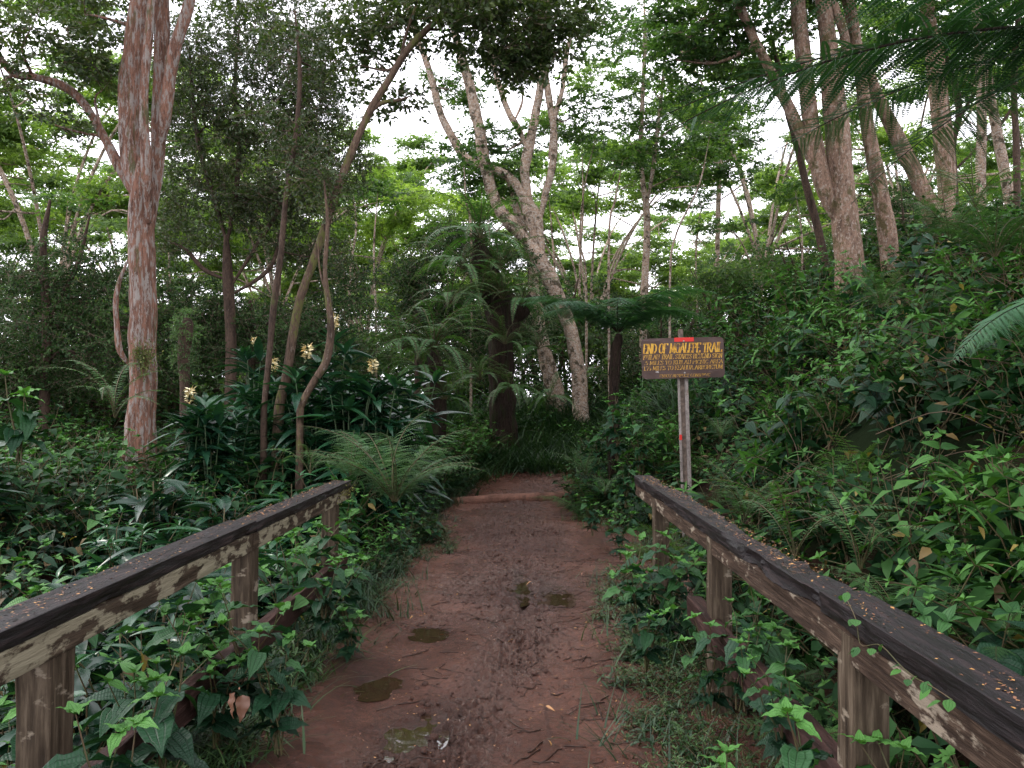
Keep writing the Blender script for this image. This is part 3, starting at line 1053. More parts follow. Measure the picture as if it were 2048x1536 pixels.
beam(g, (-.095, -.0205, sgh + BH / 2 - .021), (.125, -.0205, sgh + BH / 2 - .021), .004, .046, 6, 0)
g.obj('red_tape', plain('red tape', (0.62, 0.035, 0.03), .5), brd, smooth=False)
# galvanised channel post: back web with two forward flanges
M['metal'] = bark('weathered galvanised steel', (0.25, 0.22, 0.20), (0.15, 0.125, 0.11), (0.36, 0.33, 0.31), (0.16, 0.11, 0.08), .6, .62, .5, 9, .15, .003)
M['metal_dark'] = plain('dark channel web', (0.09, 0.07, 0.055), .8, 25, (0.20, 0.15, 0.12))  # web darker and browner than the flanges


def post_fn(g):
    zb, zt = -.45, sgh - .20
    for x_, wd in ((-.046, .026), (.040, .040)):
        beam(g, (x_, .040, zb), (x_, .040, zt), wd, .020, 30, .0006)


g = Geo(); post_fn(g); pst = g.obj('post', M['metal'], sg, smooth=False)
g = Geo(); beam(g, (-.004, .062, -.45), (-.004, .062, sgh + .33), .056, .012, 90, .004, ragged=.006, seed=5)
g.obj('post_web', M['metal_dark'], pst, smooth=False)
g = Geo(); beam(g, (-.046, .0275, sgh - .92), (-.046, .0275, sgh - .86), .028, .006, 5, 0)
g.obj('red_tape', bpy.data.materials['red tape'], pst, smooth=False)
M['bolt'] = plain('bolt head', (.35, .33, .3), .5)
for zz_ in (.19, -.165):
    g = Geo()
    tube(g, [(.01, -.030, sgh + zz_), (.01, -.018, sgh + zz_)], .009, 8)
    g.obj('bolt', M['bolt'], brd, smooth=False)
sg.rotation_euler = (0, R(1.6) * -1, R(3))


# ------------------------------------------------------------------ plants: prototypes
def shrub_geo(seed, nst, Hh, lf, L, spread, gap=.085, lod=LEAF_HI, sides=5):
    rg = np.random.default_rng(seed)
    g = Geo()
    ya, ti, ro, sc, ps, tn = [], [], [], [], [], []
    for s in range(nst):
        az = rg.uniform(0, 6.283)
        out_ = spread * rg.uniform(.25, 1)
        h = Hh * rg.uniform(.6, 1.0)
        npt = max(4, int(h / gap))
        tt = np.linspace(0, 1, npt)
        bx = np.cos(az) * out_ * tt ** 1.5 + rg.normal(0, .012, npt)
        by = np.sin(az) * out_ * tt ** 1.5 + rg.normal(0, .012, npt)
        bz = h * (tt - .12 * tt ** 3)
        pts = np.stack([bx, by, bz], 1)
        tube(g, pts, np.linspace(.0055, .002, npt), sides, mat=1, close=False)
        a0 = rg.uniform(0, 3.14)
        for i in range(1, npt):
            t_ = tt[i]
            if t_ < .18: continue
            aa = a0 + (i % 2) * 1.57 + rg.normal(0, .2)
            last = i == npt - 1
            for k in range(2):
                ya.append(aa + k * math.pi + rg.normal(0, .15))
                ti.append(R(rg.normal(2 if not last else 25, 14)))
                ro.append(R(rg.normal(0, 14)))
                s_ = L * rg.uniform(.75, 1.1) * (0.75 + .35 * math.sin(math.pi * min(t_, .95))) * (.62 if last else 1)
                sc.append(s_)
                ps.append(pts[i])
                tn.append((t_ - .65) * .55 + rg.normal(0, .10) + (.18 if last else 0))
            if last:
                for k in range(2):
                    ya.append(aa + 1.57 + k * math.pi); ti.append(R(50)); ro.append(0); sc.append(L * .34); ps.append(pts[i]); tn.append(.38)
    g.scatter(lf, rots(ya, ti, ro, sc), np.array(ps), np.clip(tn, -.5, .40))
    return g


SH_HI = [shrub_geo(100 + i, 5, .75, LEAF_HI, .15, .28, gap=.10) for i in range(5)]
SH_MID = [shrub_geo(120 + i, 5, .80, LEAF_MID, .15, .32, gap=.11, sides=3) for i in range(5)]
SH_LO = [shrub_geo(140 + i, 6, .75, LEAF_LO, .105, .34, sides=3) for i in range(4)]
VINE = [shrub_geo(160 + i, 9, .45, LEAF_LO, .070, .40, gap=.055, sides=3) for i in range(4)]
HERB = [shrub_geo(180 + i, 9, .26, LANCE_LO, .060, .16, gap=.030, sides=3) for i in range(4)]
for i, s_ in enumerate((LANCE, LANCE_LO)):
    pass
GLOSS = [shrub_geo(200 + i, 7, .62, LANCE, .21, .30, gap=.085, sides=3) for i in range(3)]


def whorl_geo(seed, n=26, L=.24, Hh=.55):
    """rosette of arching glossy strap leaves"""
    rg = np.random.default_rng(seed)
    g = Geo()
    ya = rg.uniform(0, 6.283, n)
    hh = rg.uniform(.3, 1, n) * Hh
    ps = np.stack([np.cos(ya) * .05, np.sin(ya) * .05, hh], 1)
    g.scatter(leaf(6, 2, .30, .8, .3, .55, .15), rots(ya - 1.57, R(30) * rg.normal(1, .4, n), rg.normal(0, .2, n), rg.uniform(.7, 1.2, n) * L), ps, rg.normal(0, .18, n))
    tube(g, [(0, 0, 0), (0, 0, Hh)], [.008, .004], 4, mat=1)
    return g


WHORL = [whorl_geo(220 + i) for i in range(3)]


def grass_geo(seed, n=60, L=.28, spread=.14):
    rg = np.random.default_rng(seed)
    g = Geo()
    bl = leaf(4, 1, .045, .35, 0, .55)
    ya = rg.uniform(0, 6.283, n)
    g.scatter(bl, rots(ya, R(rg.uniform(40, 85, 1)[0]) * rg.uniform(.7, 1.1, n), 0, rg.uniform(.5, 1.1, n) * L), np.stack([rg.normal(0, spread, n), rg.normal(0, spread, n), 0 * ya], 1), rg.normal(0, .15, n))
    return g


GRASS = [grass_geo(240 + i) for i in range(4)]

# fern fronds
FR_SWORD = [frond(34, .85, .062, (70, -35), prof='sword', seed=i, pw=.26, bend=.1 * (i - 1)) for i in range(3)]
FR_LADY = [frond(24, .80, .18, (62, -8), kind='bi', prof='lady', m=12, pl=.10, plw=.55, seed=10 + i, bend=.1 * (i - 1)) for i in range(3)]
FR_TREE = [frond(32, 1.75, .44, (50, -26), kind='bi', prof='lady', m=20, pl=.12, plw=.5, seed=20 + i, bend=.08 * (i - 1)) for i in range(3)]
ME_SWORD = [f_.mesh('frond', [M['fern'], M['stem']]) for f_ in FR_SWORD]
ME_LADY = [f_.mesh('frond', [M['fern'], M['stem']]) for f_ in FR_LADY]
ME_TREE = [f_.mesh('frond', [M['tfern'], M['bark_fib']]) for f_ in FR_TREE]


def rosette_geo(fr, n, seed, sc=1.0, t0=-8, t1=22):
    rg = np.random.default_rng(seed)
    g = Geo()
    for k, f_ in enumerate(fr):
        c = n // len(fr) + 1
        g.scatter(f_, rots(rg.uniform(0, 6.283, c), np.radians(rg.uniform(t0, t1, c)), rg.normal(0, .12, c), sc * rg.uniform(.65, 1.1, c)), np.zeros((c, 3)), rg.normal(0, .12, c))
    return g


ROS_SWORD = [rosette_geo(FR_SWORD, 9, 300 + i) for i in range(2)]
ROS_LADY = [rosette_geo(FR_LADY, 7, 310 + i) for i in range(2)]


def fern(name, loc, label, meshes, n, sc, group=None, seed=0, cat='fern', tlt=(-10, 25), arc=(0, 6.283)):
    rg = np.random.default_rng(seed)
    o = empty(name, loc, label, cat, group)
    for k in range(n):
        f_ = child('frond', meshes[k % len(meshes)], o)
        f_.rotation_euler = (R(rg.uniform(*tlt)), rg.normal(0, .12), arc[0] + (arc[1] - arc[0]) * (k + rg.uniform(-.3, .3)) / n)
        s_ = sc * rg.uniform(.75, 1.1)
        f_.scale = (s_, s_, s_)
    return o


# ------------------------------------------------------------------ undergrowth masses (stuff)
def mass(name, label, protos, xy, sc, mats, seed, zoff=0, lean=0.12, tvar=.10, cat='undergrowth'):
    rg = np.random.default_rng(seed)
    xy = np.asarray(xy)
    z = H(xy[:, 0], xy[:, 1])
    k = len(xy)
    which = rg.integers(0, len(protos), k)
    g = Geo()
    for i, p_ in enumerate(protos):
        s_ = which == i
        c = int(s_.sum())
        if not c: continue
        g.scatter(p_, rots(rg.uniform(0, 6.283, c), rg.normal(0, lean, c), rg.normal(0, lean, c), rg.uniform(sc[0], sc[1], c)),
                  np.stack([xy[s_, 0], xy[s_, 1], z[s_] + zoff], 1),
                  rg.normal(0, tvar, c) - .09 + .24 * vn(np.stack([xy[s_, 0] * .9, xy[s_, 1] * .7, 0 * xy[s_, 0]], 1), seed))
    return tag(g.obj(name, mats), label, cat, kind='stuff')


def poisson(x0, x1, y0, y1, d, seed, cond=None, jit=.45):
    rg = np.random.default_rng(seed)
    X, Y = np.meshgrid(np.arange(x0, x1, d), np.arange(y0, y1, d))
    X = X.ravel() + rg.uniform(-jit, jit, X.size) * d
    Y = Y.ravel() + rg.uniform(-jit, jit, Y.size) * d
    if cond is not None:
        k = cond(X, Y)
        X, Y = X[k], Y[k]
    return np.stack([X, Y], 1)


def infov(X, Y, mrg=.6):
    return (X > -.64 * Y - mrg) & (X < .64 * Y + mrg) & (Y > 1.2)


def gaps(x, y):
    """dark hollows between the clumps"""
    return fbm(np.stack([x * 1.1, y * 1.1, 0 * x], 1), 2, 33) > np.where(y < 5.5, -.95, -.5)


# the field left of the railing
mass('undergrowth', 'dense low leafy plants with pointed leaves filling the ground beyond the left railing', SH_MID,
     poisson(-7, -1.55, 2, 8, .36, 1, lambda x, y: infov(x, y)), (.75, 1.25), [M['shrub'], M['stem']], 11)
mass('undergrowth', 'glossy dark strap leaved plants growing behind the left railing', WHORL + GLOSS,
     poisson(-6, -1.7, 2, 9.5, .36, 2, lambda x, y: infov(x, y) & (np.sin(x * 1.7 + y * .8) > -.6)), (.95, 1.7), [M['glossy'], M['stem']], 12)
mass('undergrowth', 'low leafy plants carpeting the forest floor around the reddish tree on the left', SH_LO,
     poisson(-14, -1.9, 8, 15, .40, 3, lambda x, y: infov(x, y)), (1.15, 1.9), [M['bank'], M['stem']], 13)
mass('undergrowth', 'dark leafy plants and vines on the forest floor further back', SH_LO,
     poisson(-20, 3, 15, 27, .62, 4, lambda x, y: infov(x, y) & ((np.abs(x - path_c(np.minimum(y, 18))) > 1.5) | (y > 18.2))), (.9, 1.5), [M['bank'], M['stem']], 14)
# the bank right
mass('bank_vegetation', 'tangle of small leafy vines covering the steep bank on the right', VINE + SH_LO[:1] + HERB[:2] + GLOSS[:1],
     poisson(1.5, 9, 2.0, 15, .27, 5, lambda x, y: infov(x, y, .9) & ((x > 2.3) | (y < 7.5) | (y > 10.5)) & gaps(x, y)), (.85, 1.5), [M['bank'], M['stem']], 15, lean=.35, tvar=.13)
mass('bank_vegetation', 'larger pointed leaves standing out of the tangle on the right bank', SH_MID,
     poisson(1.6, 8, 2.6, 13, .85, 6, lambda x, y: infov(x, y, .3) & ((x > 2.4) | (y < 7) | (y > 10.5))), (.8, 1.25), [M['shrub'], M['stem']], 16, lean=.4)
mass('bank_vegetation', 'leafy scrub along the top of the right bank under the pale trunks', SH_LO + VINE,
     poisson(3, 18, 13, 24, .55, 7, lambda x, y: infov(x, y, .3)), (1.2, 2.0), [M['bank'], M['stem']], 17, lean=.3)
mass('small_ferns', 'small ferns mixed into the tangle on the right bank', ROS_LADY,
     poisson(1.7, 8, 3, 14, .85, 8, lambda x, y: infov(x, y, .3)), (.5, .85), [M['fern'], M['stem']], 18, lean=.35, cat='ferns')
mass('small_ferns', 'small ferns mixed into the dark growth where the path bends', ROS_LADY + ROS_SWORD,
     poisson(-5, 2.5, 14.5, 21, .85, 9, lambda x, y: (np.abs(x - path_c(np.minimum(y, 18)) + .1) > 1.35) | (y > 18)), (.5, .95), [M['fern'], M['stem']], 19, cat='ferns')
# dead stems and yellowed leaves caught in the tangle
g = Geo()
rg = np.random.default_rng(91)
for i in range(110):
    if i < 75:
        y_ = rg.uniform(4.4, 12); x_ = rg.uniform(1.9, .55 * y_ + .8)
    else:
        y_ = rg.uniform(3.5, 10); x_ = -rg.uniform(1.8, .55 * y_ + .8)
    z_ = Hs(x_, y_) + rg.uniform(.25, .6)
    L = rg.uniform(.4, 1.3); a_ = rg.uniform(0, 6.28); e_ = rg.uniform(.05, .9)
    d_ = np.array((math.cos(a_) * math.cos(e_), math.sin(a_) * math.cos(e_) * .5, math.sin(e_))) * L
    p0 = np.array((x_, y_, z_))
    tube(g, [p0 - d_ * .4, p0 + rg.normal(0, .05, 3), p0 + d_ * .4 + (0, 0, rg.uniform(-.12, .02)), p0 + d_ * .7 + (0, 0, -.15 * L)], [.0035, .003, .0025, .001], 4, seg=12)
tag(g.obj('dead_stems', plain('dead brown stem', (0.05, 0.032, 0.022), 0.8, 12, (0.13, 0.09, 0.06))), 'thin bare brown stems arching through the leaves on both sides', 'dead stems', kind='stuff')
g = Geo()
for sgn in (1, -1):
    k = 420
    y_ = rg.uniform(2.6, 12, k); x_ = sgn * (1.5 + rg.uniform(0, 1, k) * (.55 * y_ - .6))
    g.scatter(LEAF_LO, rots(rg.uniform(0, 6.3, k), rg.normal(-.2, .5, k), rg.normal(0, .4, k), rg.uniform(.05, .11, k)), np.stack([x_, y_, H(x_, y_) + rg.uniform(.15, .62, k)], 1), rg.uniform(-.45, .3, k))
tag(g.obj('withered_leaves', leaf_mat('withered leaf', (0.05, 0.03, 0.012), (0.13, 0.085, 0.025), (0.30, 0.24, 0.05), 0.6, 0.2)), 'yellowed and brown withered leaves caught among the green plants', 'withered leaves', kind='stuff')
# path verges
def edge_xy(seed, n, left, y0, y1, w0, w1):
    rg = np.random.default_rng(seed)
    y = rg.uniform(y0, y1, n)
    if left:
        x = path_c(y) - 0.12 - 1.22 - rg.uniform(w0, w1, n) + .10 * vn(np.stack([y * 1.3, 0 * y, 0 * y], 1), 3)
        x = x + .33 * np.exp(-((y - 9.6) / 1.5) ** 2)
    else:
        x = path_c(y) - .12 + 1.08 + rg.uniform(w0, w1, n) + .14 * vn(np.stack([y * 1.1, 0 * y + 4, 0 * y], 1), 4) - .28 * np.exp(-((y - 5.5) / 2.5) ** 2)
        x = x + .6 * sstep(7.6, 8.4, y) * (1 - sstep(10, 11, y))
    return np.stack([x, y], 1)


mass('verge_grass', 'fine grass and small herbs along the left edge of the mud path', HERB + GRASS, edge_xy(1, 300, True, 2.6, 17, -.08, .45), (.6, 1.15), [M['grass'], M['stem']], 21, zoff=.02, cat='grass')
mass('verge_grass', 'fine grass and small herbs along the right edge of the mud path', HERB + GRASS[:2], edge_xy(2, 330, False, 2.6, 17, -.28, .40), (.6, 1.15), [M['grass'], M['stem']], 22, zoff=.02, cat='grass')
mass('verge_plants', 'leafy plants crowding the left edge of the path past the railing', SH_MID, edge_xy(3, 60, True, 6.2, 14, .08, .6), (.45, .8), [M['shrub'], M['stem']], 23)
mass('verge_herbs', 'low herbs with small narrow leaves spilling onto the path below the right railing', HERB, np.stack([RNG.uniform(.62, 1.3, 190) + .10 * np.sin(np.linspace(0, 40, 190)), np.linspace(2.3, 6.6, 190)], 1), (.6, 1.1), [M['grass'], M['stem']], 26, zoff=.0)
mass('verge_plants', 'leafy plants crowding the right edge of the path past the railing', SH_MID, edge_xy(4, 60, False, 10.0, 15, .0, .8), (.45, .8), [M['shrub'], M['stem']], 24)
mass('bend_shrubs', 'tall dark leafy growth closing in from the left where the path bends', SH_LO + ROS_LADY[:1], edge_xy(5, 120, True, 12.5, 18, .05, 1.3), (1.0, 1.7), [M['bank'], M['stem']], 27)
mass('bend_shrubs', 'tall dark leafy growth closing in from the right where the path bends', SH_LO + ROS_LADY[:1], edge_xy(6, 120, False, 11.5, 18, -.35, 1.2), (.8, 1.5), [M['bank'], M['stem']], 28)
mass('tall_grass', 'dark tall grass on the rise behind the log where the path bends right', [grass_geo(260 + i, 90, .6, .2) for i in range(3)],
     poisson(-3.2, 3.4, 14.2, 20.5, .28, 10, lambda x, y: (x < path_c(np.minimum(y, 18)) - 1.30) | (y > 16.1) | (x > path_c(np.minimum(y, 18)) + 1.2)), (.8, 1.4), [M['grass'], M['stem']], 25, cat='grass')

# ------------------------------------------------------------------ single leafy shrubs near the camera
SHM = [(g_.split(0).mesh('foliage', M['shrub']), g_.split(1).mesh('stem', M['stem'], True)) for g_ in SH_HI]
BIG = [shrub_geo(400 + i, 3, .55, LEAF_HI, .175, .16, gap=.13) for i in range(3)]
SHM += [(g_.split(0).mesh('foliage', M['shrub']), g_.split(1).mesh('stem', M['stem'], True)) for g_ in BIG]


def shrub(px, py, Y, var, sc, label, group=None, rz=None, tilt_=(0, 0)):
    """a shrub whose top stands at the photo pixel"""
    hgt = (.70 if var < 5 else .52) * sc
    p_ = P(px, py, Y)
    o = empty('leafy_shrub', (p_[0], p_[1], p_[2] - hgt), label, 'shrub', group, rz if rz is not None else random.uniform(0, 6.28), sc)
    o.rotation_euler = (tilt_[0], tilt_[1], o.rotation_euler[2])
    child('foliage', SHM[var][0], o)
    child('stem', SHM[var][1], o)
    return o


for a_ in (
    (225, 1400, 2.15, 5, .85, 'bright green shrub with large veined leaves beside the nearest left railing post'),
    (480, 1120, 3.75, 0, 1.0, 'leafy shrub with hanging heart shaped leaves in front of the middle left post'),
    (650, 1075, 4.9, 1, .85, 'pale tipped leafy shrub leaning over the far end of the lower left rail'),
    (330, 1240, 2.9, 6, 1.1, 'dark green shrub poking between the upper and lower left rails'),
    (560, 1210, 3.6, 2, .9, 'dark leafy shrub hanging over the lower left rail near the mud'),
    (700, 1150, 5.2, 3, .8, 'low leafy shrub at the foot of the far left railing post'),
    (60, 1350, 2.9, 3, 1.1, 'dark shrub behind the nearest left railing post at the picture edge'),
    (1305, 1030, 5.6, 0, 1.15, 'tall leafy shrub climbing in front of the far end of the right railing'),
    (1240, 1010, 8.0, 1, .75, 'bright leafy shrub at the path edge just past the right railing end'),
    (1185, 985, 9.5, 2, .7, 'leafy shrub leaning over the right end of the log'),
    (1290, 1140, 4.7, 4, .8, 'leafy shrub beside the path below the middle of the right railing'),
    (1480, 1190, 3.6, 2, .7, 'heart leaved shrub sprouting by the second right railing post'),
    (1610, 1385, 2.15, 5, .75, 'bright shrub with broad veined leaves in front of the nearest right post'),
    (1430, 1430, 2.35, 6, .75, 'spreading bright shrub at the bottom edge left of the nearest right post'),
    (1800, 1400, 2.35, 7, .8, 'dark leaved shrub under the right railing beyond its nearest post'),
    (1560, 1270, 3.0, 1, .65, 'leafy shrub growing over the lower right rail'),
    (1560, 960, 5.9, 3, .9, 'leafy shrub behind the right railing beside a tall fern'),
    (1380, 945, 7.8, 4, .8, 'leafy shrub at the foot of the trail sign post'),
    (1250, 905, 9.6, 3, .9, 'leafy shrub on the bank left of the trail sign post'),
    (1820, 690, 6.8, 1, .8, 'pale leafy shrub sticking out high on the right bank'),
    (1660, 700, 7.5, 0, 1.1, 'pale leafy shrub on the bank right of the trail sign'),
    (690, 1040, 5.9, 4, 1.0, 'leafy shrub smothering the far left railing post'),
    (1330, 1085, 5.6, 2, 1.0, 'leafy shrub smothering the far right railing post'),
    (1270, 1070, 5.3, 3, .9, 'leafy shrub on the path side of the far right post'),
    (1420, 1200, 4.0, 0, .8, 'leafy shrub by the upper end of the lower right rail'),
    (430, 1200, 3.6, 4, .9, 'dark leafy shrub left of the middle left post'),
    (1235, 770, 11.6, 1, 1.5, 'leafy shrub hiding the lower trunk of the tree fern'),
    (1190, 830, 12.2, 2, 1.3, 'leafy shrub at the path bend below the tree fern'),
    (1280, 810, 10.8, 0, 1.3, 'leafy shrub between the tree fern and the sign'),
    (40, 700, 5.4, 6, 1.4, 'large leaved pale shrub at the left edge of the picture'),
):
    shrub(*a_)

# two dry orange leaves under the left rail
g = Geo()
g.scatter(LEAF_HI, rots([2.6, 3.5], [-1.1, -1.0], [.3, -.3], [.075, .08]), np.array([P(470, 1385, 2.7), P(485, 1390, 2.7)]), [-.25, -.3])
g.scatter(SMALL, rots([0], [1.2], [0], [.01]), np.array([P(478, 1380, 2.7)]))
o = g.obj('dry_leaves', M['litter'], off=P(480, 1388, 2.7)); o.location = P(480, 1388, 2.7)
tag(o, 'two dry orange brown leaves hanging below the lower left rail', 'leaf')

# vine on the right side board
g = Geo()
vp = [(1690, 1190, 2.56), (1712, 1240, 2.5), (1722, 1290, 2.45), (1760, 1290, 2.35), (1800, 1330, 2.22), (1830, 1355, 2.12), (1862, 1372, 2.05), (1905, 1400, 1.9)]
pts = []
for px, py, _ in vp:
    Y = .948 * FPX / (px - 1045)
    q_ = P(px, py, Y); pts.append(q_)
tube(g, pts, .0015, 4, mat=1, seg=30)
lp, ly_, lt, ls = [], [], [], []
for i, q_ in enumerate(pts):
    for k in range(2):
        lp.append(q_ + RNG.normal(0, .008, 3) + (-.006, 0, 0)); ly_.append(1.57 + RNG.normal(0, .8)); lt.append(R(RNG.normal(-35, 20))); ls.append(RNG.uniform(.022, .042))
g.scatter(leaf(4, 2, .85, .8, .1, .1), rots(ly_, lt, 0, ls), np.array(lp), RNG.uniform(.1, .35, len(lp)))
o = g.obj('creeping_vine', [M['shrub'], M['stem']], off=pts[3]); o.location = pts[3]
tag(o, 'thin vine with small round leaves creeping on the right railing board', 'vine')

# ------------------------------------------------------------------ ferns
for i, (px, py, Y, n, sc, kind, lab) in enumerate((
    (790, 1010, 7.3, 15, 1.45, 'L', 'large feathery fern at the left path edge beyond the railing end'),
    (700, 960, 8.6, 9, .9, 'L', 'feathery fern behind the far end of the left railing'),
    (850, 960, 9.5, 8, .75, 'L', 'smaller fern right of the large feathery fern at the path edge'),
    (1590, 1120, 4.9, 7, 1.0, 'S', 'bright sword fern with an upright frond behind the right railing'),
    (1490, 1040, 6.2, 8, .75, 'L', 'dull fern behind the right railing left of the bright sword fern'),
    (1720, 1150, 4.4, 7, .8, 'S', 'sword fern with leaning fronds behind the right railing'),
    (1800, 1260, 3.6, 7, .6, 'L', 'small arching fern close behind the right railing'),
    (2000, 1330, 3.2, 7, .55, 'L', 'small fern at the right edge of the picture behind the railing'),
    (1170, 950, 12.0, 7, .8, 'L', 'fern hanging over the right side of the path behind the log'),
    (1210, 990, 9.8, 6, .5, 'L', 'small fern among the shrubs right of the log'),
    (620, 950, 6.9, 6, .6, 'S', 'yellow green fern frond rising above the left railing end'),
    (230, 840, 9.2, 9, 1.3, 'S', 'sword fern fanning out left of the reddish trunk'),
    (820, 880, 13.5, 8, 1.0, 'L', 'fern in the shade at the left of the path bend'),
    (1990, 520, 5.2, 9, 1.0, 'L', 'feathery fern high on the right bank at the picture edge'),
    (1900, 480, 7.6, 9, 1.1, 'L', 'fern on top of the right bank below the pale trunks'),
    (1950, 420, 8.6, 9, 1.2, 'S', 'sword fern on top of the right bank at the picture edge'),
    (1760, 620, 7.4, 7, .8, 'L', 'fern in the middle of the right bank'),
    (1440, 880, 9.0, 7, .6, 'L', 'small fern right of the sign post'),
)):
    p_ = P(px, py, Y)
    fern('lady_fern' if kind == 'L' else 'sword_fern', p_, lab, ME_LADY if kind == 'L' else ME_SWORD, n, sc, seed=500 + i)


# ------------------------------------------------------------------ trees
def spray_geo(seed, ntw, L, lf, ls, per, tilt=.25, flat=.25, tube_r=.003):
    """a fan of twigs with leaves, radius about L"""
    rg = np.random.default_rng(seed)
    g = Geo()
    ya, ti, ro, sc, ps = [], [], [], [], []
    for s in range(ntw):
        az = rg.uniform(0, 6.283)
        el = rg.normal(.1, flat)
        l = L * rg.uniform(.6, 1)
        d = np.array((math.cos(az) * math.cos(el), math.sin(az) * math.cos(el), math.sin(el)))
        pts = np.array([d * l * t_ + np.array((0, 0, -.18 * l * t_ ** 2)) for t_ in np.linspace(0, 1, 4)])
        if tube_r:
            tube(g, pts, np.linspace(tube_r, tube_r * .4, 4), 3, mat=1, close=False)
        for k in range(per):
            t_ = rg.uniform(.15, 1)
            ps.append(d * l * t_ + (0, 0, -.18 * l * t_ ** 2) + rg.normal(0, .02 * L, 3))
            ya.append(az - 1.57 + rg.choice((-1, 1)) * rg.uniform(.3, 1.3)); ti.append(rg.normal(-.1, tilt)); ro.append(rg.normal(0, tilt * 1.3)); sc.append(ls * rg.uniform(.7, 1.2))
    g.scatter(lf, rots(ya, ti, ro, sc), np.array(ps), rg.normal(0, .10, len(ps)))
    return g


# bipinnate leaf for the flat topped trees: feathery
FEA = Geo()
for k_ in range(6):
    y_ = .12 + k_ * .15
    for sd in (-1, 1):
        FEA.scatter(leaf(2, 1, .27, .7, 0, .1), rots([-sd * R(62)], [0], [0], [.42 * (1 - .35 * abs(k_ - 2) / 3)]), np.array([[0, y_, -.1 * y_]]))
FEA.pack()
SP_SMALL = [spray_geo(600 + i, 6, .34, SMALL, .055, 11, .6, .5) for i in range(4)]
SP_MED = [spray_geo(610 + i, 6, .40, leaf(2, 2, .5, .75, .2, .2), .085, 9, .5, .35) for i in range(4)]
BIGL = leaf(2, 1, .55, .8, 0, .15)
SP_FEA = [spray_geo(620 + i, 8, .55, BIGL, .085, 18, .35, .14) for i in range(5)]
SP_FAR = [spray_geo(630 + i, 8, .62, BIGL, .105, 17, .35, .10, 0) for i in range(4)]


def pads_geo(g, pads, sprays, rg, limb_from=None, lg=None, tvar=.12, shell=.35, sc=(.75, 1.25), tiltv=.22, limb_r=.02):
    for (c, rx, ry, rz, n, *dt) in pads:
        c = np.asarray(c, float)
        d = rg.normal(0, 1, (n, 3)); d /= np.linalg.norm(d, axis=1)[:, None]
        rr__ = rg.uniform(0, 1, n) ** shell
        q = d * rr__[:, None] * np.array((rx, ry, rz)) + c
        q = q + .25 * np.array((rx, ry, rz)) * np.stack([vn(q * 1.3, 1), vn(q * 1.3, 2), vn(q * 1.3, 3)], 1)
        wh = rg.integers(0, len(sprays), n)
        d0 = dt[0] if dt else 0
        for i, s_ in enumerate(sprays):
            k = wh == i
            cN = int(k.sum())
            if cN:
                tt = rg.normal(d0, tvar, cN)
                g.scatter(s_, rots(rg.uniform(0, 6.283, cN), rg.normal(0, tiltv, cN), rg.normal(0, tiltv, cN), rg.uniform(sc[0], sc[1], cN)), q[k], np.clip(tt, -.45, .40))
        if lg is not None and limb_from is not None and len(limb_from):
            lf = np.asarray(limb_from)
            dd = np.linalg.norm((lf[:, :3] - c) * (1, 1, 1.0), axis=1) + 2.5 * np.maximum(0, lf[:, 2] - c[2] + .1)
            a_ = lf[np.argmin(dd)]
            mid = (a_[:3] + c) / 2 + np.array((rg.normal(0, .1), rg.normal(0, .1), .12 * np.linalg.norm(c - a_[:3]) * rg.normal(0, .8)))
            r0 = min(a_[3] * .55, limb_r * (1 + np.linalg.norm(c - a_[:3]) * .3))
            tube(lg, [a_[:3], mid, c], [r0, r0 * .7, r0 * .4], 6, seg=9)
            for k in range(min(6, 2 + n // 25)):
                e = q[rg.integers(0, n)]
                m2 = (c + e) / 2 + rg.normal(0, .06, 3)
                tube(lg, [mid if k % 2 else c, m2, e], [r0 * .4, r0 * .28, .004], 4, seg=6)


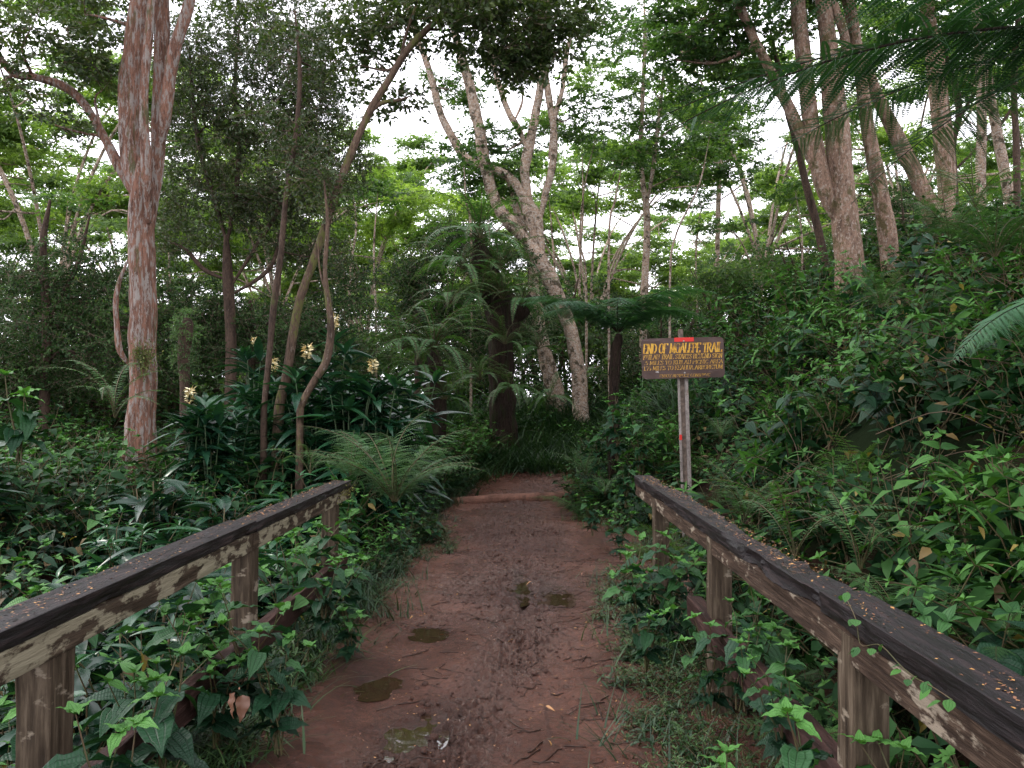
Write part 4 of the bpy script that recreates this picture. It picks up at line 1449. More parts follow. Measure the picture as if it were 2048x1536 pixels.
def tree(name, label, cat, stems, Y, bark_, pads=(), sprays=None, leafm=None, group=None, sides=14, nf=1.0, flute=0, rough=.08, seed=1, root_down=True,
         limb_r=.02, rs=1.0, shade_pads=(), **kw):
    """stems: lists of (px, py, r_px[, dY]); pads: (px, py, dY, rx_px, rz_px, ry_m, n[, dt])"""
    rg = np.random.default_rng(seed)
    world = []
    for st_ in stems:
        a = []
        for s_ in st_:
            dY = s_[3] if len(s_) > 3 else 0
            q = P(s_[0], s_[1], Y + dY)
            a.append((*q, s_[2] * rs / FPX * (Y + dY)))
        a = np.array(a)
        if len(world) and a[0, 3] > .03:
            a[0, 3] *= .35
            a[0, :3] += (a[0, :3] - a[1, :3]) * .3
        a[-1, 3] *= .45
        world.append(a)
    base = world[0][0]
    gz = Hs(base[0], base[1])
    if root_down:
        if base[2] > gz - .1:
            world[0] = np.vstack([[base[0], base[1], gz - .25, base[3] * 1.25], world[0]])
    loc = (base[0], base[1], gz)
    root = empty(name, loc, label, cat, group)
    g = Geo()
    allp = []
    for i, a in enumerate(world):
        L = np.linalg.norm(np.diff(a[:, :3], axis=0), axis=1).sum()
        seg = int(min(120, max(10, L / .07)))
        sd = sides if a[:, 3].max() > .05 else 7
        tube(g, a[:, :3], a[:, 3], sd, rough=rough, flute=flute if i < 1 else flute * .6, seg=seg, seed=seed + i, nscale=5)
        allp.append(catmull(a, 24))
    allp = np.concatenate(allp)
    lg = Geo()
    cg = Geo()
    if pads:
        wp = [(P(p_[0], p_[1], Y + p_[2]), p_[3] / FPX * (Y + p_[2]), p_[5], p_[4] / FPX * (Y + p_[2]), max(3, int(p_[6] * nf)), *(p_[7:8])) for p_ in pads]
        wp += [(np.array(c_), r_, r_, r_ * .3, n_) for c_, r_, n_ in shade_pads]  # unseen overhead foliage, added to shade the ground below
        pads_geo(cg, wp, sprays, rg, allp, lg, limb_r=limb_r, **kw)
        if lg.n:
            g.scatter(lg, np.eye(3)[None], np.zeros((1, 3)))
    g.obj('trunk', bark_, root, off=loc)
    if pads:
        cg.obj('crown', [leafm, M['twig']], root, off=loc)
    return root


# 1 big reddish tree
tree('reddish_tree', 'large reddish brown tree with peeling fluted bark standing left of the path', 'tree',
     [[(278, 860, 34), (284, 780, 33), (280, 700, 33), (284, 620, 31), (282, 540, 31), (281, 450, 32), (286, 385, 32), (288, 330, 20), (289, 290, 6)],
      [(278, 420, 26), (266, 330, 26), (262, 250, 27), (260, 170, 27), (272, 80, 27), (288, -20, 27), (295, -140, 22), (300, -300, 16)],
      [(296, 420, 16, -.1), (292, 330, 12, -.22), (288, 200, 11, -.25), (296, 90, 11, -.25), (308, -20, 12, -.2), (318, -150, 10)],
      [(306, 430, 18, .05), (313, 330, 17, .05), (318, 230, 16, .1), (322, 120, 17, .1), (325, 0, 16, .1), (322, -160, 13, .1)],
      [(312, 330, 12, 0), (328, 240, 14, -.1), (340, 150, 15, -.15), (352, 90, 16, -.2), (378, 10, 15, -.2), (395, -80, 13, -.2), (430, -200, 9)],
      [(272, 400, 11, 0), (240, 340, 11, .1), (205, 270, 10, .2), (165, 205, 10, .25), (125, 172, 10, .2), (70, 155, 9, .1), (30, 148, 9, 0), (0, 118, 9, 0), (-40, 60, 8, 0), (-120, 0, 6, 0)],
      [(205, 270, 4, .2), (190, 200, 3, .1), (205, 180, 3, 0)],
      [(256, 725, 9, 0), (240, 700, 8, -.05), (234, 650, 7, -.05), (232, 600, 7, -.05), (240, 560, 6, 0), (256, 520, 5, 0)]],
     11.6, M['bark_red'],
     [(60, 60, -.5, 130, 60, 1.0, 60), (170, 30, 0, 80, 60, .8, 50), (20, 170, 0, 80, 50, .8, 30), (140, 100, -.3, 60, 40, .6, 30), (230, -80, 0, 120, 90, 1.5, 60),
      (420, -60, 0, 120, 80, 1.5, 50), (110, 250, 0, 90, 25, .7, 16), (205, 130, 0, 40, 40, .5, 18), (-60, -40, 0, 120, 120, 1.2, 60)],
     SP_MED, M['dark'], sides=30, flute=.13, rough=.14, seed=3, rs=.80, nf=.55,
     shade_pads=[((-6, 8, 10), 2.4, 110), ((-3.6, 4.5, 10), 2.2, 90), ((-8.5, 5, 9.5), 2.5, 110), ((-5, 1, 9.5), 2.5, 100), ((-9, 11, 11), 2.2, 80), ((-2.2, 10, 11.5), 1.8, 50), ((-4.5, 7, 12.5), 2.6, 90), ((-7.5, 2.5, 12), 2.8, 90), ((-3, -2, 10.5), 2.6, 90)])  # last list: crown parts out of view, added to darken the left undergrowth
# moss cushion on its trunk and the mossy stump behind
g = Geo()
pm = P(287, 712, 11.35)
k = 900
q = RNG.normal(0, 1, (k, 3)) * (.09, .035, .13)
q[:, 2] = np.where(q[:, 2] < 0, q[:, 2] * 1.0, q[:, 2] * .7)
g.scatter(SMALL, rots(RNG.uniform(0, 6.3, k), RNG.normal(-.6, .6, k), 0, RNG.uniform(.02, .05, k)), q + pm, RNG.normal(.05, .15, k))
o = g.obj('moss', leaf_mat('moss', (.03, .045, .01), (.07, .095, .02), (.13, .15, .03), .8, .1), off=pm); o.location = pm
tag(o, 'green moss cushion growing on the reddish trunk', 'moss', kind='stuff')
tree('mossy_stump', 'moss covered broken stump right of the reddish tree', 'tree stump', [[(370, 800, 10), (368, 720, 12), (372, 650, 13), (368, 640, 8)]], 12.6, M['bark_dark'],
     [(370, 650, 0, 30, 40, .28, 60, .2), (365, 700, 0, 26, 40, .25, 40, .1), (372, 740, 0, 22, 30, .2, 20, 0)], SP_SMALL, M['fern'], sc=(.3, .5), seed=8)

# 2 leaning dark tree whose crown overhangs the path
tree('leaning_tree', 'dark slender tree leaning right with its leafy top across the sky', 'tree',
     [[(556, 850, 17), (572, 760, 16), (584, 680, 15), (600, 600, 15), (628, 520, 15), (655, 440, 14), (678, 370, 14), (705, 300, 14), (738, 225, 13), (778, 160, 12), (815, 100, 12), (870, 45, 10), (930, 5, 8), (1010, -20, 7), (1100, -40, 5)],
      [(738, 225, 8), (765, 205, 7), (800, 200, 5), (830, 188, 3)],
      [(800, 125, 6), (812, 70, 5), (835, 0, 5), (840, -60, 4)],
      [(930, 5, 4), (945, 50, 4), (990, 70, 3), (1080, 95, 2)]],
     10.2, M['bark_mid'],
     [(880, 30, 0, 110, 50, .8, 66), (1000, 60, 0, 120, 60, .8, 88), (1090, 30, 0, 90, 50, .8, 70), (1050, 110, .2, 90, 35, .6, 40), (760, 30, .4, 100, 60, .8, 60), (960, -60, 0, 200, 50, 1.2, 80),
      (720, 130, .6, 60, 60, .6, 14), (810, 200, .4, 40, 25, .5, 10)],
     SP_MED, M['dark'], seed=12, sides=12, rs=.60, rough=.14, nf=.7)
tree('slender_tree', 'slender dark mossy trunk standing left of the leaning tree', 'tree',
     [[(528, 850, 9), (530, 800, 9), (540, 700, 10), (548, 610, 10), (562, 510, 9), (572, 400, 8), (590, 280, 7), (600, 150, 6), (590, 20, 5)]], 10.0, M['bark_dark'],
     [(600, 120, .5, 70, 60, .8, 34), (560, 260, .5, 60, 60, .8, 30), (620, 330, .5, 60, 50, .7, 28)], SP_SMALL, M['dark'], seed=13, sides=10, rs=.7, rough=.14)
tree('bent_sapling', 'thin crooked sapling bending right of the leaning tree', 'tree',
     [[(600, 850, 10), (606, 805, 9), (630, 760, 10), (652, 722, 10), (662, 660, 9), (656, 600, 8), (650, 540, 6), (655, 450, 5), (648, 360, 4)], [(656, 600, 4), (640, 540, 3), (636, 480, 2)]], 9.6, M['bark_mid'],
     [(650, 380, .3, 50, 50, .6, 22)], SP_SMALL, M['dark'], seed=14, sides=10, rs=.75, rough=.14)

# 3 dense dark small leaved trees in the left middle ground
tree('dense_tree', 'dense dark small leaved tree with several stems behind the reddish trunk', 'tree',
     [[(462, 700, 22), (458, 600, 22), (455, 540, 22), (452, 470, 19)],
      [(452, 480, 14), (430, 400, 11), (400, 300, 10), (385, 190, 8), (378, 80, 6)],
      [(455, 480, 14), (470, 400, 11), (478, 290, 9), (470, 170, 8), (480, 40, 6)],
      [(470, 560, 11), (520, 480, 10), (560, 410, 9), (590, 300, 8), (600, 180, 6)],
      [(455, 560, 10), (410, 540, 9), (372, 500, 8), (330, 480, 6)],
      [(470, 585, 10), (520, 555, 9), (548, 520, 8), (560, 460, 6)]],
     14.5, M['bark_dark'],
     [(380, 130, 0, 75, 90, 1.0, 130), (470, 60, .4, 90, 80, 1.0, 120), (430, 250, 0, 100, 80, 1.0, 150), (400, 380, 0, 80, 70, 1.0, 110), (560, 120, 0, 90, 100, 1.0, 170), (540, 260, .2, 90, 80, 1.0, 150),
      (620, 230, .2, 80, 90, 1.0, 150), (680, 140, .4, 70, 80, 1.0, 60), (500, 400, 0, 90, 70, 1.0, 120), (600, 400, .2, 80, 60, 1.0, 110), (680, 330, .5, 70, 60, .8, 80), (350, 470, .3, 70, 50, .9, 60),
      (560, 500, .3, 80, 40, .8, 40), (640, 500, .5, 60, 40, .8, 40), (600, 30, .5, 140, 60, 1, 90)],
     SP_SMALL, M['dark'], seed=15, sides=12, sc=(.8, 1.25), tiltv=.6, limb_r=.022, rs=.5, nf=.9)
tree('dense_tree', 'dark bushy tree filling the left edge behind the low plants', 'tree',
     [[(90, 760, 10), (95, 640, 10), (85, 500, 8), (100, 400, 6)], [(95, 640, 6), (150, 540, 5), (180, 430, 4)]], 14.5, M['bark_dark'],
     [(60, 640, 0, 120, 100, 1.2, 150), (180, 620, .3, 90, 90, 1.2, 130), (60, 540, 0, 110, 60, 1.1, 80), (170, 520, .2, 80, 60, 1, 60), (200, 720, .2, 110, 80, 1.2, 110), (30, 740, 0, 110, 70, 1.2, 110), (340, 700, 1, 90, 80, 1, 110), (420, 640, 1, 80, 70, 1, 90), (350, 590, 1, 80, 60, 1, 60)],
     SP_SMALL, M['bushleaf'], seed=16, nf=1.0, tiltv=.6, sc=(.8, 1.2))
tree('dense_tree', 'low dark tree between the dense stems and the leaning tree', 'tree',
     [[(500, 760, 9), (505, 680, 9), (500, 600, 8)], [(505, 680, 6), (560, 620, 5)]], 15.5, M['bark_dark'],
     [(460, 650, 0, 90, 60, 1.2, 100), (560, 660, 0, 110, 60, 1.2, 120), (650, 640, 0, 90, 60, 1.2, 90), (700, 570, 0, 80, 60, 1, 60), (500, 720, 0, 120, 60, 1.2, 120), (660, 720, 0, 110, 60, 1.2, 100)],
     SP_SMALL, M['bushleaf'], seed=17, tiltv=.6, sc=(.8, 1.2))

# 4 the big pale forked tree in the centre
tree('forked_tree', 'tall pale lichen spotted tree forking into several stems in the centre', 'tree',
     [[(1162, 800, 27), (1155, 740, 26), (1150, 700, 25), (1140, 655, 24), (1122, 610, 25), (1102, 565, 27), (1080, 520, 28), (1056, 480, 27)],
      [(1066, 500, 25), (1030, 455, 23), (1003, 425, 22), (982, 380, 21), (968, 320, 20), (958, 260, 19), (944, 190, 18), (926, 125, 16), (908, 60, 14), (892, 0, 13), (878, -60, 12), (860, -160, 9)],
      [(1075, 510, 22), (1060, 440, 19), (1042, 385, 16), (1015, 352, 15), (975, 335, 15), (935, 318, 16), (905, 275, 15), (880, 225, 13), (865, 165, 12), (848, 110, 11), (832, 70, 9), (815, 0, 8), (800, -80, 6)],
      [(1085, 510, 20), (1075, 440, 19), (1058, 400, 17), (1050, 340, 17), (1060, 285, 16), (1073, 220, 15), (1084, 140, 14), (1082, 60, 13), (1085, -20, 11), (1090, -140, 8)],
      [(1056, 300, 12), (1035, 255, 12), (1015, 220, 11), (998, 170, 10), (982, 110, 9), (965, 40, 8), (955, -30, 6)],
      [(1080, 440, 14), (1092, 385, 13), (1106, 325, 13), (1107, 260, 12), (1098, 200, 12), (1090, 130, 11), (1096, 40, 10), (1105, -60, 8)],
      [(1100, 300, 8), (1108, 240, 9), (1124, 180, 9), (1133, 110, 8), (1150, 30, 7), (1160, -50, 5)],
      [(1030, 240, 4), (1045, 200, 4), (1040, 150, 3)]],
     19.5, M['bark_lichen'],
     [(860, -40, 0, 130, 60, 2.0, 60), (1060, -80, 0, 150, 60, 2.0, 70), (1190, 60, 0, 80, 60, 1.5, 30), (900, 180, 1, 70, 35, 1.2, 22), (1010, 130, .8, 70, 30, 1.2, 18), (930, 330, .8, 80, 40, 1.2, 24),
      (1150, 230, .5, 70, 40, 1.2, 24), (1010, 290, .8, 70, 35, 1.2, 26), (1000, 380, 1, 60, 40, 1, 20)],
     SP_FEA, M['albizia'], seed=20, sides=18, rough=.22, limb_r=.025, rs=.56)
tree('pale_trunk_tree', 'pale trunk beside the forked tree, half hidden by ferns', 'tree',
     [[(1120, 820, 27), (1108, 775, 27), (1092, 720, 23), (1080, 660, 20), (1068, 590, 18), (1062, 520, 15), (1040, 440, 12), (1010, 340, 9)]], 20.2, M['bark_lichen'],
     [(1010, 340, 0, 60, 30, 1, 12)], SP_FEA, M['albizia'], seed=21, sides=14, rs=.66, rough=.14)

# 5 the group on top of the right bank
tree('bank_tree', 'thick pinkish tree on the right bank with the greenish streaked main stem', 'tree',
     [[(1706, 640, 52), (1700, 540, 46), (1692, 450, 42), (1684, 360, 38), (1676, 280, 37), (1668, 200, 35), (1660, 120, 28), (1652, 50, 25), (1644, -30, 24), (1636, -140, 20), (1630, -300, 12)],
      [(1672, 440, 22), (1650, 380, 25), (1636, 320, 26), (1622, 240, 26), (1612, 160, 25), (1604, 90, 24), (1597, 20, 23), (1590, -60, 21), (1585, -200, 14)],
      [(1668, 200, 18), (1690, 100, 14), (1672, 20, 13), (1640, -60, 10)],
      [(1645, 370, 18), (1620, 310, 18), (1590, 240, 17), (1560, 180, 16), (1530, 120, 15), (1500, 60, 15), (1474, 0, 14), (1450, -60, 12), (1400, -160, 8)]],
     14.0, M['bark_pink'],
     [(1480, -60, 0, 150, 60, 2, 60), (1600, -120, 0, 200, 70, 2, 80), (1400, 40, .5, 110, 50, 1.4, 40, .1), (1470, 120, .8, 90, 40, 1.2, 30), (1350, 120, .8, 80, 30, 1.2, 20)],
     SP_FEA, M['albizia'], seed=24, sides=24, flute=.07, rough=.10, limb_r=.025, rs=.63,
     shade_pads=[((5, 8.5, 11), 2.5, 120), ((7.5, 5.5, 10.5), 2.6, 120), ((3.6, 12, 12), 2.2, 80), ((8.5, 10.5, 11.5), 2.6, 110), ((4.6, 3.5, 10), 2.3, 90), ((6, 0.5, 9.5), 2.6, 100), ((2.6, 6.5, 11.5), 1.8, 50), ((1.5, -1.5, 9.5), 2.4, 60), ((5.5, 6, 13), 2.8, 100), ((8.5, 8, 13.5), 2.8, 90), ((3.2, 9.5, 13), 2.2, 70), ((9.5, 4, 12), 2.8, 90)])  # last list: unseen foliage over the bank, added to keep it shaded
tree('bank_tree', 'pale brown stem leaning slightly left just right of the thick pinkish tree', 'tree',
     [[(1800, 660, 26), (1785, 560, 24), (1772, 450, 23), (1756, 360, 21), (1742, 290, 19), (1730, 220, 17), (1718, 130, 15), (1706, 40, 13), (1700, -60, 11)]], 14.6, M['bark_pink'],
     [(1720, -80, 0, 150, 50, 1.8, 50)], SP_FEA, M['albizia'], seed=25, rough=.09, rs=.74)
tree('bank_tree', 'brown trunk on the right bank leaning strongly to the left', 'tree',
     [[(1905, 600, 30), (1885, 500, 27), (1862, 420, 24), (1836, 360, 22), (1805, 295, 20), (1772, 230, 18), (1745, 170, 16), (1722, 110, 14), (1700, 40, 12), (1680, -50, 9)]], 15.2, M['bark_pink'],
     [(1660, -60, 0, 120, 50, 1.5, 40)], SP_FEA, M['albizia'], seed=26, rough=.09, rs=.74)
tree('bank_tree', 'thin dark stem left of the thick pinkish tree on the bank', 'tree',
     [[(1655, 560, 12), (1636, 460, 11), (1612, 370, 10), (1594, 290, 9), (1575, 220, 9), (1560, 150, 8), (1540, 60, 6)]], 15.5, M['bark_dark'],
     [(1530, 100, 0, 80, 40, 1.2, 22)], SP_FEA, M['albizia'], seed=27, rough=.09, rs=.74)
tree('bank_tree', 'straight double trunk with pale flaking edge on the right bank', 'tree',
     [[(1893, 500, 22), (1892, 400, 20), (1886, 310, 22), (1878, 220, 22), (1868, 130, 20), (1860, 60, 18), (1850, -20, 16), (1840, -160, 12)],
      [(1900, 480, 12, .2), (1903, 380, 12, .2), (1900, 300, 12, .2), (1888, 180, 10, .2), (1880, 60, 9, .2)]], 17.0, M['bark_pink'],
     [(1860, -60, 0, 160, 60, 2, 60), (1800, 60, 1, 100, 40, 1.5, 30)], SP_FEA, M['albizia'], seed=28, rough=.09, rs=.74)
tree('bank_tree', 'pale straight trunk near the right edge between the twisted stems', 'tree',
     [[(1962, 460, 13), (1962, 340, 13), (1963, 220, 13), (1958, 110, 12), (1952, 10, 11), (1945, -100, 8)]], 18.0, M['bark_lichen'],
     [(1950, -40, 0, 110, 50, 1.5, 40)], SP_FEA, M['albizia'], seed=29, rough=.09, rs=.74)
tree('bank_tree', 'pale trunk leaning left at the far right edge of the bank', 'tree',
     [[(2030, 460, 15), (2010, 350, 14), (1995, 270, 13), (1982, 200, 12), (1972, 130, 11), (1960, 40, 9)]], 18.5, M['bark_lichen'],
     [(1990, 30, 0, 80, 40, 1.5, 30)], SP_FEA, M['albizia'], seed=30, rough=.09, rs=.74)
tree('twisted_tree', 'thin twisted tree standing behind the double trunk on the bank', 'tree',
     [[(1912, 420, 8), (1910, 350, 7), (1906, 290, 8), (1918, 230, 9), (1910, 170, 9), (1893, 125, 8), (1890, 60, 7)], [(1914, 250, 6), (1940, 200, 5), (1965, 160, 5)], [(1910, 340, 6), (1950, 300, 5), (2000, 250, 5), (2040, 190, 4)]], 19.5, M['bark_dark'],
     [(1920, 60, 0, 90, 40, 1.5, 30), (2020, 170, 0, 60, 25, 1.2, 16)], SP_FEA, M['albizia'], seed=31, rough=.09, rs=.74)
tree('slim_tree', 'slim grey tree at the right edge of the picture', 'tree', [[(2034, 430, 9), (2033, 300, 9), (2028, 180, 8), (2034, 60, 7), (2044, -40, 6)]], 17.5, M['bark_dark'],
     [(2040, 60, 0, 70, 40, 1.5, 24)], SP_FEA, M['albizia'], seed=32, rough=.09, rs=.74)

# 6 slender pale young trees
tree('young_tree', 'slender pale young tree forking above the sign left of the bank', 'tree',
     [[(1286, 740, 8), (1288, 600, 8), (1293, 500, 7), (1293, 420, 7), (1284, 350, 5), (1282, 270, 5), (1286, 180, 4), (1290, 80, 4), (1288, 0, 3)], [(1293, 415, 4), (1304, 350, 4), (1314, 270, 4), (1324, 180, 3), (1330, 90, 3)]], 21, M['bark_lichen'],
     [(1290, 60, 0, 80, 50, 1.5, 30), (1450, 260, 0, 110, 30, 1.5, 34), (1430, 360, 0, 110, 24, 1.5, 30), (1310, 180, 0, 100, 30, 1.5, 34), (1270, 240, 0, 90, 25, 1.5, 22), (1320, 300, 0, 90, 25, 1.5, 22)], SP_FEA, M['albizia'], seed=33, sides=8)
tree('young_tree', 'thin straight pale stem rising behind the trail sign', 'tree',
     [[(1432, 700, 5), (1434, 560, 5), (1436, 440, 5), (1440, 320, 4), (1446, 200, 3)]], 24, M['bark_lichen'],
     [(1440, 240, 0, 90, 25, 1.5, 24), (1400, 330, 0, 90, 20, 1.5, 20)], SP_FEA, M['albizia'], seed=34, sides=8)
poles = [((1172, 560), (1160, 480), (1168, 380), (1190, 280)), ((1110, 560), (1104, 470), (1098, 390)), ((1218, 480), (1230, 400), (1246, 320)), ((942, 480), (932, 400), (928, 330)),
         ((1340, 560), (1352, 470), (1398, 370), (1420, 270)), ((1160, 540), (1166, 420), (1164, 300)), ((752, 640), (748, 500), (756, 380)), ((700, 560), (712, 460), (706, 380)), ((1600, 640), (1604, 480), (1590, 380)),
         ((1395, 640), (1392, 500), (1404, 400)), ((1500, 650), (1508, 560), (1480, 480), (1440, 450)), ((130, 620), (128, 500), (136, 400)), ((340, 600), (338, 500), (345, 380))]
poles = sorted(poles)
for i, pl in enumerate(poles):
    tree('sapling', uniq('thin bare sapling ' + zone((pl[0][0] - 1045) / FPX * 20, 20)), 'tree', [[(x_, y_, 2.4 - .4 * k) for k, (x_, y_) in enumerate(pl)]], 18 + (i * 7) % 9, M['bark_lichen'],
         [(pl[-1][0], pl[-1][1], 0, 50, 18, 1, 9)], SP_FEA, M['albizia'], seed=40 + i, sides=6, group='thin saplings among the background trees')

# 7 fern covered trunks in the centre
FC = tree('fern_covered_trunk', 'dark shaggy trunk draped with ferns in the centre behind the path bend', 'tree',
          [[(1005, 860, 36), (1002, 800, 32), (998, 740, 30), (1000, 680, 34), (1004, 630, 36), (980, 570, 32), (962, 520, 26), (956, 470, 18)], [(1004, 640, 26), (1040, 620, 22), (1060, 590, 14)]],
          17.3, M['bark_fib'], sides=18, flute=.12, rough=.35, seed=60, rs=.75)
FC2 = tree('fern_covered_trunk', 'short dark shaggy stump with sword ferns left of the taller fern covered trunk', 'tree stump',
           [[(872, 850, 28), (870, 790, 27), (866, 740, 28), (868, 700, 22)], [(846, 760, 16), (838, 720, 14)]], 15.2, M['bark_fib'], sides=16, flute=.12, rough=.35, seed=61, rs=.75)
for i, (px, py, Y, n, sc, lab) in enumerate((
    (1004, 600, 16.9, 12, 1.25, 'sword fern hanging from the upper part of the central shaggy trunk'),
    (1045, 610, 17.0, 10, 1.1, 'sword fern on the right shoulder of the central shaggy trunk'),
    (960, 480, 17.2, 13, 1.6, 'big sword fern crowning the central shaggy trunk'),
    (925, 540, 17.0, 11, 1.3, 'sword fern on the left side of the crowning fern'),
    (1010, 690, 16.8, 9, .95, 'sword fern hanging halfway down the central shaggy trunk'),
    (868, 700, 14.9, 14, 1.35, 'sword fern with long upright fronds on the short shaggy stump'),
    (840, 740, 14.8, 9, 1.0, 'sword fern drooping from the left side of the short shaggy stump'),
    (900, 610, 16.4, 10, 1.2, 'sword fern between the stump and the central shaggy trunk'),
    (1000, 540, 17.4, 10, 1.2, 'sword fern behind the top of the central shaggy trunk'),
    (1075, 700, 17.6, 9, .9, 'sword fern between the shaggy trunk and the pale trunks'),
    (960, 600, 17.0, 12, 1.2, 'sword fern on the left flank of the central shaggy trunk'),
    (1020, 780, 16.6, 12, 1.0, 'sword fern at the right foot of the central shaggy trunk'),
    (890, 800, 14.7, 12, .9, 'sword fern at the foot of the short shaggy stump'),
    (800, 700, 14.6, 12, 1.1, 'sword fern rising left of the short shaggy stump'),
    (960, 760, 15.9, 9, .9, 'low sword fern at the foot of the central shaggy trunk'),
    (1100, 800, 16.4, 8, .8, 'low sword fern in front of the pale trunk'),
)):
    fern('sword_fern', P(px, py, Y - .25), lab, ME_SWORD, int(n * 2.0), sc * 1.35, seed=700 + i, tlt=(-50, 28))
tree('round_bush', 'dark round leafy bush above the ferns left of the central trunk', 'bush', [[(835, 700, 6), (830, 620, 6), (832, 560, 5)]], 19.5, M['bark_dark'],
     [(1000, 520, -1, 70, 45, .8, 90), (880, 600, -.5, 90, 50, .9, 110), (940, 680, -.5, 100, 60, .9, 120), (1050, 640, -.5, 60, 50, .8, 60), (800, 640, 0, 90, 50, .9, 90), (830, 560, 0, 58, 45, .7, 130), (905, 500, 0, 75, 50, .9, 150), (950, 470, .5, 60, 40, .8, 80)], SP_SMALL, M['bushleaf'], seed=62, tiltv=.7, shell=.5)

# 8 tree ferns
tf = P(1236, 668, 13.0)
root = empty('tree_fern', (tf[0] - .06, tf[1], Hs(tf[0], tf[1])), 'tree fern with a flat umbrella of fronds left of the trail sign', 'tree fern')
g = Geo()
tube(g, [(tf[0] - .10, tf[1], Hs(tf[0], tf[1]) - .2), (tf[0] - .06, tf[1], tf[2] - .5), tf - (0, 0, .1), tf], [.10, .075, .08, .05], 14, rough=.4, nscale=14, seg=30)
g.obj('trunk', M['bark_fib'], root, off=root.location)
for k in range(13):
    f_ = child('frond', ME_TREE[k % 3], root)
    f_.location = Vector(tf) - root.location
    f_.rotation_euler = (R(random.uniform(-6, 10)), random.gauss(0, .1), k * 6.283 / 13 + random.uniform(-.2, .2))
    s_ = random.uniform(.85, 1.1)
    f_.scale = (s_,) * 3
# the near tree fern standing right of the picture, its fronds reaching in
tf = P(2300, 60, 4.7)
root = empty('tree_fern', (tf[0] + .1, tf[1], Hs(tf[0], tf[1])), 'near tree fern whose long dark fronds reach in at the upper right', 'tree fern')
g = Geo()
tube(g, [(tf[0] + .1, tf[1], Hs(tf[0], tf[1]) - .2), (tf[0] + .05, tf[1], tf[2] - .8), tf], [.13, .11, .09], 14, rough=.3, nscale=12, seg=30)
g.obj('trunk', M['bark_fib'], root, off=root.location)
NF = [frond(50, 2.9, .62, (4, -32), kind='bi', prof='lady', m=30, seed=30 + i, bend=-.03, plw=.60, pl=.058) for i in range(2)]
M['tfern_dark'] = leaf_mat('dark tree fern frond', (0.012, 0.040, 0.018), (0.024, 0.075, 0.032), (0.05, 0.12, 0.05), 0.5, 0.2)
NFM = [f_.mesh('frond', [M['tfern_dark'], M['bark_fib']]) for f_ in NF]
for k, (az, tl, s_) in enumerate(((92, 1, 1.0), (74, 8, 1.0), (104, 13, 1.0), (48, 5, .9), (140, 6, .9), (15, 5, .9), (180, 0, .9), (230, 0, .9), (290, 0, .9), (330, 3, .9))):
    f_ = child('frond', NFM[k % 2], root)
    f_.location = Vector(tf) - root.location
    f_.rotation_euler = (R(tl), 0, R(az))
    f_.scale = (s_,) * 3
# pale frond entering lower on the right edge
tf = P(2185, 600, 3.6)
fern('tree_fern_seedling', tf, 'young tree fern at the right edge with a pale green frond pointing left', ME_TREE, 8, .42, seed=77, cat='tree fern', tlt=(-45, -25))

# 9 ginger plants with cream flowers
GIN = []
for i in range(3):
    rg = np.random.default_rng(800 + i)
    g = Geo()
    for s in range(5):
        az = rg.uniform(0, 6.283); o_ = rg.uniform(.1, .45) * (s > 0); h = rg.uniform(.9, 1.25) * (1.1 if s == 0 else 1)
        tt = np.linspace(0, 1, 12)
        pts = np.stack([np.cos(az) * o_ * tt ** 1.4, np.sin(az) * o_ * tt ** 1.4, h * tt], 1)
        tube(g, pts, np.linspace(.010, .004, 12), 5, mat=1)
        g.scatter(LANCE, rots(rg.uniform(0, 6.28, 4), R(48), 0, rg.uniform(.22, .34, 4)), np.array([pts[-1]] * 4), rg.normal(.1, .14, 4))
        a0 = rg.uniform(0, 6.28)
        k = 10
        ya = a0 + np.arange(k) * math.pi + rg.normal(0, .25, k)
        g.scatter(LANCE, rots(ya, R(18) + rg.normal(0, .2, k), rg.normal(0, .2, k), rg.uniform(.30, .42, k)), np.array([pts[min(11, 2 + j)] for j in range(k)]), rg.normal(0, .14, k))
    GIN.append((g.split(0).mesh('foliage', M['glossy']), g.split(1).mesh('stem', M['gstem'])))
g = Geo()
rg = np.random.default_rng(5)
k = 46
ph = rg.uniform(0, 6.283, k); zz = rg.uniform(-.09, .10, k)
g.scatter(leaf(3, 2, .5, .9, .3, .4), rots(ph - 1.57, rg.uniform(-.1, .9, k), rg.normal(0, .4, k), rg.uniform(.045, .075, k)), np.stack([np.cos(ph) * .02, np.sin(ph) * .02, zz], 1), rg.uniform(-.2, .3, k))
g.scatter(leaf(2, 1, .10, .5, 0, -.2), rots(ph[:20] - 1.2, rg.uniform(.2, .9, 20), 0, .10), np.stack([np.cos(ph[:20]) * .02, np.sin(ph[:20]) * .02, zz[:20]], 1), rg.uniform(-.2, .3, 20))
m, t, b, out = mat_new('cream ginger petal')
a = N(t, 'ShaderNodeAttribute', attribute_name='tint')
t.links.new(ramp(t, a.outputs['Fac'], [(.3, (.62, .40, .12)), (.5, (.80, .70, .38)), (.8, (.85, .80, .58))]), b.inputs['Base Color'])
FLM = g.mesh('flower_head', m)
